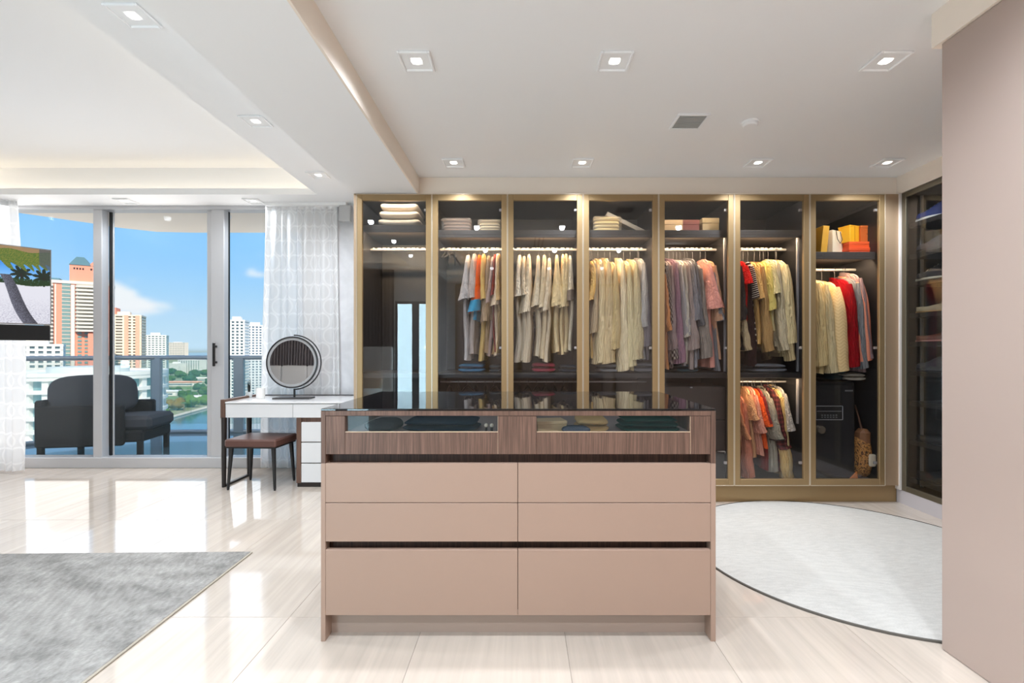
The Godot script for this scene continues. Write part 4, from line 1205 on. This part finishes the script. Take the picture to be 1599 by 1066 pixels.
# ---------------------------------------------------------------- behind the camera: what the glass reflects
func bedroom() -> void:
	var t := thing("fluted_panel", Vector3.ZERO, "dark fluted wood panelling above the headboard on the wall behind the camera", "wall panel")
	put("backing", span(-5.59, -2.32, 0.0, 2.65, 1.18, 1.195), black, t)
	var fl := MB.new()
	for k in 54:
		bx(fl, -5.58 + k * 0.06, -5.58 + k * 0.06 + 0.042, 0.0, 2.65, 1.14 + 0.008 * sin(k * 5.0), 1.18, 0.006)
	put("fluting", fl, mat(rgb(110, 102, 104), 0.5), t, "stuff")
	var hb := thing("headboard", Vector3.ZERO, "wide pale padded headboard of upright panels behind the bed", "headboard")
	for k in 6:
		put("padded_panel", span(-5.55 + k * 0.54, -5.55 + (k + 1) * 0.54 - 0.006, 0.25, 1.26, 1.06, 1.13, 0.025), mat(rgb(232, 230, 228), 0.8), hb)
	var b := thing("bed", Vector3.ZERO, "wide bed with a pale cover against the headboard behind the camera", "bed")
	put("bed_base", span(-4.5, -2.4, 0.06, 0.3, -0.85, 1.05, 0.02), mat(rgb(150, 140, 132), 0.8), b)
	put("mattress", MB.new().box(Vector3(-3.45, 0.42, 0.1), Vector3(2.06, 0.24, 1.86), 0.06), mat(rgb(235, 232, 228), 0.9), b)
	put("throw", MB.new().box(Vector3(-3.45, 0.46, -0.3), Vector3(2.12, 0.18, 0.7), 0.05), mat(rgb(205, 180, 160), 0.95), b)
	for sx in [-4.4, -2.5]:
		for sz in [-0.8, 1.0]:
			put("leg", span(sx - 0.03, sx + 0.03, 0, 0.06, sz - 0.03, sz + 0.03), black, b)
	for q in [[-2.72, 0.62, rgb(226, 204, 182), "cream pillow at the window edge of the bed"], [-3.25, 0.66, rgb(172, 146, 128), "brown pillow in the middle of the bed, beside the cream pillow"], [-4.0, 0.62, rgb(226, 204, 182), "cream pillow at the television edge of the bed"]]:
		var mb := MB.new()
		mb.xf = Transform3D(Basis(Vector3.RIGHT, 0.5), Vector3(q[0], q[1] + 0.04, 0.88))
		mb.blob(Vector3.ZERO, Vector3(0.29, 0.2, 0.09), 24, 12, 0.6)
		single("pillow", mb, mat(q[2], 0.95), q[3], "pillow", "pillows on the bed")
	var w := thing("rear_wardrobe", Vector3.ZERO, "dark glass wardrobe front on the wall behind the camera", "wardrobe")
	put("body", span(-1.2, 1.66, 0.0, 2.38, 1.1, 1.195), mat(rgb(168, 150, 138), 0.5), w)
	for k in 5:
		var xa := -1.2 + k * 0.572
		var f := MB.new()
		bx(f, xa + 0.003, xa + 0.04, 0.1, 2.37, 1.07, 1.1)
		bx(f, xa + 0.532, xa + 0.569, 0.1, 2.37, 1.07, 1.1)
		bx(f, xa + 0.04, xa + 0.532, 2.33, 2.37, 1.07, 1.1)
		bx(f, xa + 0.04, xa + 0.532, 0.1, 0.14, 1.07, 1.1)
		put("door", f, bronze, w)
	# balcony and a neighbour behind that window
	struct("balcony_rear", bx(span(-4.5, 2.0, -0.2, -0.02, 1.4, 3.0), -5.8, 3.7, 2.75, 3.0, 1.4, 4.4), mat(rgb(190, 188, 182), 0.8))
	var rl := thing("rear_railing", Vector3(0, 0, 2.9), "grey balcony railing with glass outside the rear window", "railing")
	put("top_rail", span(-4.4, 1.9, 1.06, 1.11, -0.03, 0.03, 0.01), mat(rgb(90, 98, 104), 0.4, 0.4), rl)
	put("post", span(-2.75, -2.65, -0.02, 1.06, -0.03, 0.03), mat(rgb(90, 98, 104), 0.4, 0.4), rl)
	put("pane", span(-4.4, 1.9, 0.04, 1.05, -0.005, 0.005), mat(rgb(60, 150, 150, 0.3), 0.0), rl)
	tower("white_tower", Vector3(-95, 0, 230), Vector3(34, 74, 26), rgb(232, 232, 226), 22, 6, "white tower seen only in the wardrobe glass through the rear window")
	tower("grey_tower", Vector3(-72, 0, 330), Vector3(20, 106, 20), rgb(160, 176, 182), 30, 5, "grey-blue tower seen only in the wardrobe glass")

# ---------------------------------------------------------------- balcony
func balcony() -> void:
	# plan curve of the slab edge, (x, z)
	var edge := PackedVector2Array([Vector2(-8.2, -4.9), Vector2(-7.4, -5.5), Vector2(-6.43, -6.06), Vector2(-5.93, -6.58), Vector2(-5.78, -6.8), Vector2(-5.4, -7.05), Vector2(-4.9, -7.1), Vector2(-1.5, -7.1), Vector2(-1.5, -4.9)])
	struct("balcony_ceiling", MB.new().prism(edge, 2.942, 3.18), mat(rgb(246, 236, 224), 0.8))
	var fe := PackedVector2Array()
	for q in edge:
		fe.append(Vector2(q.x, q.y - (0.12 if q.y < -5.0 else 0.0)))
	struct("balcony_floor", MB.new().prism(fe, -0.3, -0.02), mat(rgb(92, 114, 120), 0.06, 0.0, 0.6))
	struct("wall_balcony", span(-1.6, -1.5, -0.3, 3.2, -7.15, -5.05), plaster)
	var r := thing("balcony_railing", Vector3.ZERO, "grey balcony railing with tinted glass beyond the sliding door", "railing")
	var g := mat(rgb(168, 178, 186), 0.4, 0.3)
	var pts := [Vector3(-7.3, 0, -5.5), Vector3(-6.39, 0, -6.04), Vector3(-5.87, 0, -6.55), Vector3(-5.70, 0, -6.76), Vector3(-5.36, 0, -6.98), Vector3(-4.88, 0, -7.03), Vector3(-1.62, 0, -7.03)]
	for y in [[1.085, 0.032], [0.0, 0.03]]:
		for k in pts.size() - 1:
			var a: Vector3 = pts[k] + Vector3(0, y[0], 0)
			var b: Vector3 = pts[k + 1] + Vector3(0, y[0], 0)
			put("top_rail" if y[0] > 1 else "bottom_rail", MB.new().tube([a, b], y[1], 8), g, r)
	for p in [Vector3(-6.40, 0, -6.03), Vector3(-5.35, 0, -6.98), Vector3(-4.17, 0, -7.03), Vector3(-3.0, 0, -7.03)]:
		put("post", MB.new().box(p + Vector3(0, 0.53, 0), Vector3(0.145, 1.1, 0.06), 0.006), g, r)
	for k in pts.size() - 1:
		var a: Vector3 = pts[k]
		var b: Vector3 = pts[k + 1]
		var m := MB.new()
		var L := a.distance_to(b)
		m.xf = Transform3D(Basis(Vector3.UP, atan2(-(b.z - a.z), b.x - a.x)), (a + b) * 0.5 + Vector3(0, 0.58, 0))
		m.box(Vector3.ZERO, Vector3(L, 0.94, 0.01))
		put("pane", m, mat(rgb(110, 205, 200, 0.2), 0.0), r)
	var cl := thing("balcony_lamp", P(345, 338, 6.2) * Vector3(1, 0, 1) + Vector3(0, 2.942, 0), "small round white lamp on the balcony ceiling", "light")
	put("base", MB.new().turned([[0.0, -0.03], [0.11, -0.03], [0.12, 0.0]], Vector3.ZERO, 24), white, cl)
	put("diffuser", MB.new().lathe([[0.0, -0.07], [0.06, -0.062], [0.095, -0.03]], Vector3.ZERO, 24), mat(rgb(240, 240, 235), 0.3), cl)
	# lounge sofa
	var s := thing("balcony_sofa", Vector3(-4.82, -0.02, -5.62), "charcoal outdoor lounge sofa with a loose back cushion on the balcony", "sofa", "", 0.0)
	s.rotation.y = 0.20
	var cz := mat(rgb(34, 35, 38), 0.9)
	var cc := mat(rgb(66, 69, 76), 0.92)
	put("frame", span(-0.5, 0.46, 0.17, 0.30, -0.32, 0.30, 0.02), cz, s)
	put("arm_panel", span(-0.56, 0.28, 0.14, 0.60, 0.27, 0.34, 0.02), cz, s)
	put("arm_panel", span(-0.56, 0.28, 0.14, 0.60, -0.36, -0.29, 0.02), cz, s)
	put("back_panel", span(-0.58, -0.48, 0.14, 0.66, -0.34, 0.32, 0.02), cz, s)
	put("seat_cushion", span(-0.45, 0.52, 0.30, 0.46, -0.285, 0.265, 0.04), cc, s)
	var mb := MB.new()
	mb.xf = Transform3D(Basis(Vector3.UP, -0.85) * Basis(Vector3.BACK, 0.3), Vector3(-0.2, 0.69, -0.03))
	mb.blob(Vector3.ZERO, Vector3(0.1, 0.235, 0.40), 26, 14, 0.55)
	put("back_cushion", mb, cc, s)
	for q in [[-0.52, 0.3], [-0.52, -0.32], [0.42, 0.27], [0.42, -0.29]]:
		put("leg", span(q[0] - 0.025, q[0] + 0.025, 0.0, 0.18, q[1] - 0.025, q[1] + 0.025, 0.003), cz, s)

# ---------------------------------------------------------------- the city
const G := -60.0

func tower(called: String, at: Vector3, size: Vector3, c: Color, floors: int, cols: int, label: String, opt := {}) -> Node3D:
	# at: ground spot; size: width, height above the ground, depth. Windows are recessed glass behind slab edges and piers.
	var t := thing(called, Vector3(at.x, G, at.z), label, "building", "", opt.get("turn", 0.0))
	var wall := mat(c, 0.8)
	var h := size.y
	put("wall", span(-size.x / 2 + 0.8, size.x / 2 - 0.8, 0, h, -size.z / 2 + 0.8, size.z / 2 - 0.8), mat(opt.get("glass", rgb(92, 112, 120)), 0.3), t)
	var sl := MB.new()
	var fh := h / floors
	for k in floors:
		bx(sl, -size.x / 2, size.x / 2, k * fh, k * fh + fh * opt.get("slab", 0.42), -size.z / 2, size.z / 2)
	put("floor_slab", sl, wall, t, "stuff")
	var pr := MB.new()
	for k in cols + 1:
		var x := -size.x / 2 + (size.x - 1.6) * k / cols
		var z := -size.z / 2 + (size.z - 1.6) * k / cols
		for e in [-1.0, 1.0]:
			bx(pr, x, x + 1.6, 0, h, e * (size.z / 2 - 1.0), e * (size.z / 2 - 0.1))
			bx(pr, e * (size.x / 2 - 1.0), e * (size.x / 2 - 0.1), 0, h, z, z + 1.6)
	put("pier", pr, wall, t, "stuff")
	put("parapet", span(-size.x / 2 - 0.2, size.x / 2 + 0.2, h, h + 1.6, -size.z / 2 - 0.2, size.z / 2 + 0.2), wall, t)
	put("roof_house", span(-size.x * 0.22, size.x * 0.2, h + 1.6, h + 5.0, -size.z * 0.2, size.z * 0.2), wall, t)
	return t

func pink_tower(at: Vector3, turn: float, label: String) -> void:
	var t := thing("pink_tower", Vector3(at.x, G, at.z), label, "building", "pink towers", turn)
	var pink := mat(rgb(236, 150, 124), 0.85)
	var pale := mat(rgb(222, 214, 200), 0.85)
	var glass := mat(rgb(120, 150, 146), 0.3)
	var teal := mat(rgb(84, 124, 136), 0.6)
	var top := 119.0
	put("core_wall", span(-21, 21, 0, top, -12, 10), pink, t)
	put("parapet", span(-21.5, 21.5, top, top + 2.5, -12.5, 11), pale, t)
	var sl := MB.new()
	var wn := MB.new()
	var wd := MB.new()
	for k in 36:
		var y := 4.0 + k * 3.2
		# flank balcony stack
		bx(sl, -23, -16.5, y, y + 1.25, 6.0, 13.0, 0.2)
		bx(wd, -22.5, -17, y + 1.25, y + 3.2, 7.5, 11.0)
		# glazed bay
		bx(wn, -11.5, -6.0, y + 1.0, y + 3.0, 10.05, 10.6)
		bx(sl, -11.5, -6.0, y, y + 0.7, 10.0, 10.9, 0.1)
		if k > 22:   # rounded balconies of the wide bay
			sl.grid(10, 1, func(a, b):
				var an: float = PI + a * PI
				return Vector3(8.0 + cos(an) * 11.0, y + b * 1.6, 11.0 - sin(an) * 5.0))
			sl.grid(10, 1, func(a, b):
				var an: float = PI + a * PI
				return Vector3(8.0 + cos(an) * 11.0 * (1.0 - b), y + 1.6, 11.0 - sin(an) * 5.0 * (1.0 - b)))
			sl.grid(10, 1, func(a, b):
				var an: float = PI + a * PI
				return Vector3(8.0 + cos(an) * 11.0 * b, y, 11.0 - sin(an) * 5.0 * b))
			bx(wd, -2.0, 18.0, y + 1.6, y + 3.2, 10.05, 12.6)
		else:
			for x in [-1.5, 3.0, 12.5]:
				bx(wn, x, x + 2.6, y + 0.9, y + 2.7, 10.05 if x < 8 else 17.0, 10.4 if x < 8 else 17.25)
	put("balcony_slab", sl, pale, t, "stuff")
	put("glazing", wn, glass, t, "stuff")
	put("balcony_opening", wd, mat(rgb(176, 168, 156), 0.5), t, "stuff")
	put("pier", span(-5.6, -3.2, 0, top - 1, 9.0, 12.0), pale, t)
	put("pier", span(-15.8, -15.0, 0, top - 1, 9.0, 11.0), pale, t)
	put("podium_block", span(6, 20, 0, 76, 10, 17), pink, t)
	# hipped penthouse with a gabled teal roof
	put("penthouse", span(-7, 15, top + 2.5, top + 17, -9, 8), pink, t)
	var ph := MB.new()
	for k in 4:
		bx(ph, -4.5 + k * 1.9, -3.4 + k * 1.9, top + 13, top + 14.6, 8.0, 8.15)
	for k in 3:
		bx(ph, 6.5 + k * 2.6, 7.8 + k * 2.6, top + 13, top + 14.6, 8.0, 8.15)
	put("penthouse_window", ph, black, t, "stuff")
	var rf := MB.new()
	rf.prism(PackedVector2Array([Vector2(-7.5, top + 17), Vector2(7.0, top + 17), Vector2(2.5, top + 24), Vector2(-2.5, top + 24)]), -8.5, 8.5)
	for k in rf.v.size():
		rf.v[k] = Vector3(rf.v[k].x, rf.v[k].z, rf.v[k].y)
		rf.n[k] = Vector3(rf.n[k].x, rf.n[k].z, rf.n[k].y)
	for k in range(0, rf.i.size(), 3):
		var a := rf.i[k]
		rf.i[k] = rf.i[k + 1]
		rf.i[k + 1] = a
	put("roof", rf, teal, t)
	var gb := MB.new()
	for s in [[8.2, 1.0]]:
		gb.face([Vector3(5.0, top + 17, s[0]), Vector3(15.0, top + 17, s[0]), Vector3(10.0, top + 22.5, s[0])], Vector3.BACK)
		gb.face([Vector3(5.0, top + 17, s[0]), Vector3(10.0, top + 22.5, s[0]), Vector3(10.0, top + 22.5, -8), Vector3(5.0, top + 17, -8)], Vector3(-1, 1, 0))
		gb.face([Vector3(15.0, top + 17, s[0]), Vector3(10.0, top + 22.5, s[0]), Vector3(10.0, top + 22.5, -8), Vector3(15.0, top + 17, -8)], Vector3(1, 1, 0))
	put("gable", gb, pink, t)
	put("side_roof", span(-22, -13, top + 2.5, top + 4.5, -6, 8, 0.5), teal, t)

func tree(called: String, at: Vector3, r: float, h: float, c: Color, label: String, sd: int) -> void:
	var t := thing(called, at, label, "tree", "trees on the far shore")
	var rn := RandomNumberGenerator.new()
	rn.seed = sd
	var nz := noise(1.0, sd, 3)
	put("trunk", MB.new().tube([Vector3(0, 0, 0), Vector3(r * 0.05, h * 0.3, 0), Vector3(0, h * 0.6, 0)], [r * 0.1, r * 0.07, r * 0.04], 7), mat(rgb(96, 78, 60), 0.9), t)
	var cr := MB.new()
	for k in 11:
		var o := Vector3(rn.randf_range(-0.62, 0.62) * r, h * rn.randf_range(0.35, 0.85), rn.randf_range(-0.5, 0.5) * r)
		var s := r * rn.randf_range(0.32, 0.55)
		cr.grid(14, 9, func(a, b):
			var th: float = -a * TAU
			var ph: float = (b - 0.5) * PI
			var dr := Vector3(cos(ph) * cos(th), sin(ph), cos(ph) * sin(th))
			return o + dr * s * (1.0 + 0.5 * nz.get_noise_3dv(dr * 2.6 + o)) * Vector3(1, 0.8, 1), true)
	put("crown", cr, mat(c, 0.95, 0.0, 0.1), t)

func ground_at(x: float, y: float) -> Vector3:
	return P(x, y, (EYE - G) * F / (y - CY))

func city() -> void:
	# water of the bay and the sea beyond, land, shore
	struct("sea", span(-9000, 9000, G - 3, G - 0.6, -14000, 400), mat(rgb(28, 96, 116), 0.12, 0.0, 0.5))
	var land := MB.new()
	var sh := PackedVector2Array()
	for q in [[215, 668], [255, 655], [290, 645], [330, 634], [420, 622], [470, 606], [470, 557.2], [215, 557.2], [-150, 557.2], [-150, 668]]:
		var g := ground_at(q[0], q[1])
		sh.append(Vector2(g.x, g.z))
	land.prism(sh, G - 2.0, G)
	var ln := noise(1.0, 55)
	struct("land", land, textured(texture(256, 256, func(x, y):
		var k := looped(ln, x, y, 6.0, 6.0)
		return Color(0.50, 0.56, 0.36).lerp(Color(0.66, 0.66, 0.58), clampf(0.5 + k * 2.0, 0, 1))), Vector2(0.004, 0.004), 0.95, 0.1))
	struct("sea_wall", MB.new().tube([ground_at(255, 655), ground_at(290, 645.5), ground_at(330, 634.5), ground_at(420, 622.5)], 1.6, 6), mat(rgb(216, 210, 196), 0.9))
	struct("land_terrace", span(-260, 320, G - 3, G - 0.3, -235, 390), mat(rgb(222, 212, 194), 0.9))
	pink_tower(Vector3(P(128, 0, 425).x, 0, -425), 0.62, "tall pink and cream tower with a teal hipped roof, beside the television")
	# second pink tower, stepped
	var c2 := P(196, 0, 520)
	var t2 := tower("pink_block", Vector3(c2.x - 4, 0, -520), Vector3(38, 98, 24), rgb(246, 226, 202), 31, 5, "stepped peach tower just beyond the first window upright", {"slab": 0.5, "turn": 0.5, "glass": rgb(120, 120, 112)})
	put("upper_block", span(-19, -3, 98, 107, -9, 10), mat(rgb(236, 150, 124), 0.85), t2)
	put("roof_cap", span(-17, -7, 107, 112, -5, 8, 1.0), mat(rgb(84, 140, 140), 0.6), t2)
	for q in [-10.5, 4.5, 14.0]:
		put("pink_pier", span(q, q + 3.4, 0, 99, 11.0, 12.8), mat(rgb(240, 176, 150), 0.85), t2)
	tower("white_block", Vector3(P(244, 0, 700).x, 0, -700), Vector3(27, 82, 22), rgb(222, 228, 222), 26, 6, "plain white tower standing between the peach tower and the sea", {"slab": 0.55, "turn": 0.5})
	tower("white_tower", Vector3(P(371, 0, 480).x, 0, -480), Vector3(17, 90, 18), rgb(244, 242, 236), 29, 4, "taller white tower seen past the vanity, with blank corners", {"slab": 0.4, "turn": 0.3})
	tower("white_tower", Vector3(P(399, 0, 560).x, 0, -560), Vector3(24, 89, 18), rgb(236, 238, 238), 29, 6, "white tower with a close grid of windows, partly behind the sheer curtain", {"slab": 0.4, "glass": rgb(110, 130, 146), "turn": 0.45})
	tower("tan_block", Vector3(P(60, 0, 330).x, 0, -330), Vector3(26, 64, 20), rgb(240, 236, 226), 20, 6, "low white block under the television, beside the tall pink tower", {"slab": 0.45, "turn": 0.7})
	# rounded building with banded balconies
	var rc := P(140, 0, 215)
	var t := thing("curved_building", Vector3(rc.x, G, -215), "low rounded white building with banded balconies, behind the sofa", "building")
	var wm := mat(rgb(240, 242, 238), 0.7)
	put("glass_core", MB.new().turned([[26.0, 0.0], [26.0, 51.0]], Vector3.ZERO, 48), mat(rgb(120, 160, 168), 0.3), t)
	for k in 6:
		var y := 49.0 - k * 5.2
		put("balcony_band", MB.new().turned([[26.0, y], [28.4, y], [28.4, y + 1.5], [26.0, y + 1.5]], Vector3.ZERO, 56), wm, t)
	var fin := MB.new()
	for k in 26:
		var a := k * TAU / 26.0
		fin.xf = Transform3D(Basis(Vector3.UP, a), Vector3.ZERO)
		bx(fin, -1.1, 1.1, 18, 50, 25.0, 27.6)
	put("fin_wall", fin, wm, t, "stuff")
	put("roof", MB.new().turned([[28.6, 50.5], [28.6, 52.2], [27.0, 52.2], [27.0, 51.2], [0.0, 51.2]], Vector3.ZERO, 56), wm, t)
	put("roof_house", MB.new().turned([[14.0, 51.2], [14.0, 54.0], [0.0, 54.4]], Vector3.ZERO, 40), mat(rgb(226, 232, 228), 0.7), t)
	# hotel slabs far off
	for q in [[300, 582, 40, 34, 26, "long white apartment slab under the balcony rail, nearer the sliding door upright"], [276, 583, 24, 26, 22, "white apartment block under the balcony rail, beside the railing post"], [318, 580, 24, 40, 20, "white ribbed apartment block under the rail beside the door upright"]]:
		var g := ground_at(q[0], q[1])
		tower("apartment_block", Vector3(g.x, 0, g.z), Vector3(q[2] * 1.5, q[3], q[4]), rgb(244, 244, 238), 9, 9, q[5], {"slab": 0.3, "glass": rgb(120, 140, 140)})
	var ho := ground_at(278, 560)
	tower("resort_block", Vector3(ho.x, 0, ho.z), Vector3(125, 118, 40), rgb(246, 234, 222), 16, 10, "cream resort block on the sea horizon above the rail")
	# low houses and lawns among the trees
	for q in [[285, 602, 60, 8, rgb(226, 170, 140), "long terracotta-roofed house among the far trees"], [262, 617, 30, 7, rgb(236, 240, 240), "small white pavilion beside the railing post"], [312, 628, 26, 8, rgb(244, 242, 238), "white villa by the sea wall"], [318, 595, 40, 8, rgb(236, 232, 222), "pale low house behind the green trees"]]:
		var g := ground_at(q[0], q[1])
		var hs := thing("house", g, q[5], "house")
		put("wall", span(-q[2] / 2.0, q[2] / 2.0, 0, q[3] * 0.6, -6, 6), mat(rgb(240, 238, 232), 0.8), hs)
		put("roof", MB.new().box(Vector3(0, q[3] * 0.8, 0), Vector3(q[2] + 2.0, q[3] * 0.4, 14), 1.4), mat(q[4], 0.8), hs)
		put("window", MB.new().box(Vector3(0, q[3] * 0.32, 6.05), Vector3(q[2] * 0.7, q[3] * 0.25, 0.2)), mat(rgb(90, 120, 130), 0.3), hs)
	for q in [[290, 621, 150, 12], [300, 606, 260, 16], [330, 588, 500, 30]]:
		var g := ground_at(q[0], q[1])
		struct("lawn", MB.new().blob(g, Vector3(q[2] * 0.5, 0.5, q[3]), 24, 6), mat(rgb(98, 140, 62), 0.95))
	var kinds := [rgb(92, 128, 56), rgb(70, 104, 52), rgb(128, 112, 54), rgb(58, 92, 60)]
	var list := [[278, 640, 7.2, 2], [302, 636, 7.5, 0], [318, 632, 6.5, 0], [250, 646, 5.0, 0], [292, 626, 8.0, 1], [322, 618, 8.0, 1], [309, 612, 7.0, 3], [276, 614, 6.0, 1], [296, 600, 9.0, 3], [334, 604, 9.0, 3],
		[262, 598, 9.0, 1], [282, 590, 10.0, 1], [306, 590, 10.0, 3], [322, 588, 10.0, 1], [266, 586, 10.0, 3], [375, 600, 9.0, 1], [400, 606, 9.0, 1]]
	var names := ["bright green", "mid green", "olive brown", "blue green"]
	var place := ["by the sea wall beside the sofa", "by the sea wall, middle of the row", "by the sea wall beside the white villa", "beside the pavilion by the sofa arm", "behind the olive brown tree", "above the white villa", "behind the white villa, farther inland", "just behind the white pavilion", "beside the terracotta-roofed house", "past the end of the terracotta house",
		"at the railing post, inland", "below the long white slab", "in front of the long white slab", "below the ribbed block", "at the foot of the block by the post", "below the taller white tower", "below the gridded white tower"]
	for k in list.size():
		var q = list[k]
		var g := ground_at(q[0], q[1])
		tree("tree", g, q[2] * 1.25, q[2] * 1.6, kinds[q[3]], "%s round tree %s" % [names[q[3]], place[k]], 100 + k)
	for k in 3:
		var g := ground_at([287.0, 330.0, 297.0][k], [642.0, 628.5, 668.0][k])
		if k > 0:
			continue
		var t3 := thing("palm", Vector3(g.x, G, g.z), ["slim palm at the water's edge below the olive tree", "slim palm at the water's edge by the villa"][k], "palm")
		put("trunk", MB.new().tube([Vector3.ZERO, Vector3(0.3, 4, 0), Vector3(0.1, 8, 0)], [0.35, 0.28, 0.22], 7), mat(rgb(140, 120, 96), 0.9), t3)
		var cr := MB.new()
		for f in 11:
			var a := f * TAU / 11.0
			cr.tube([Vector3(0.1, 8, 0), Vector3(cos(a) * 1.6, 8.8, sin(a) * 1.6), Vector3(cos(a) * 3.0, 7.6, sin(a) * 3.0)], [0.15, 0.4, 0.05], 5)
		put("crown", cr, mat(rgb(84, 120, 62), 0.9), t3, "stuff")

# ---------------------------------------------------------------- sky
func sky_texture() -> ImageTexture:
	var cn := noise(1.0, 77, 5)
	return texture(1024, 512, func(u, v):
		var el: float = (0.5 - v) * PI
		var az: float = (u if u < 0.5 else u - 1.0) * TAU
		var k := clampf(el / 1.2, 0.0, 1.0)
		var c := Color(0.76, 0.885, 0.965).lerp(Color(0.56, 0.80, 1.0), smoothstep(0.0, 0.2, el)).lerp(Color(0.30, 0.56, 0.90), smoothstep(0.2, 1.4, el))
		if el < 0.0:
			return Color(0.62, 0.72, 0.74)
		if el < 0.45:
			var d := Vector3(sin(az) * cos(el), sin(el) * 2.6, cos(az) * cos(el))
			var f := cn.get_noise_3dv(d * 5.0)
			# scattered fair-weather cumulus, thinning upwards, with one larger bank
			var bank := exp(-pow((az + 0.725) / 0.045, 2.0) - pow((el - 0.092) / 0.026, 2.0))
			var w := smoothstep(0.36, 0.6, f + bank * 1.0 - el * 0.2)
			c = c.lerp(Color(0.97, 0.975, 0.98), w * 0.9)
		return c)

# ---------------------------------------------------------------- scene
const LAMP := 1.13
const COVE := 0.22
const BAYLIGHT := 0.65
const DAY := 1.2
const DAY_REAR := 7.2

func _ready() -> void:
	# camera: level, with the shift of the photograph's crop
	var cam := Camera3D.new()
	cam.name = "camera"
	var near := 0.05
	cam.set_frustum(near * 1066.0 / F, Vector2((799.5 - CX) / F, (CY - 533.0) / F) * near, near, 30000.0)
	cam.position = Vector3(0, EYE, 0)
	add_child(cam)
	cam.current = true
	# sky and exposure
	var we := WorldEnvironment.new()
	we.name = "environment"
	var env := Environment.new()
	env.background_mode = Environment.BG_SKY
	var sk := Sky.new()
	var pm := PanoramaSkyMaterial.new()
	pm.panorama = sky_texture()
	sk.sky_material = pm
	env.sky = sk
	env.background_energy_multiplier = 0.94
	env.tonemap_mode = Environment.TONE_MAPPER_LINEAR
	env.tonemap_exposure = 1.1
	env.sdfgi_enabled = true
	env.ssao_enabled = true
	env.ssil_enabled = true
	we.environment = env
	add_child(we)
	# sun: high, behind the building's other side
	var sun := DirectionalLight3D.new()
	sun.name = "sun"
	sun.light_energy = 1.7
	sun.light_color = Color(1.0, 0.95, 0.87)
	sun.light_angular_distance = 0.5
	sun.shadow_enabled = true
	sun.look_at_from_position(Vector3.ZERO, Vector3(-0.42, -0.72, -0.62))
	add_child(sun)
	make_materials()
	room()
	window()
	curtains()
	island()
	wardrobe()
	rugs()
	shoe_cabinet()
	vanity()
	television()
	balcony()
	bedroom()
	city()
	clothes()
	shelf_things()
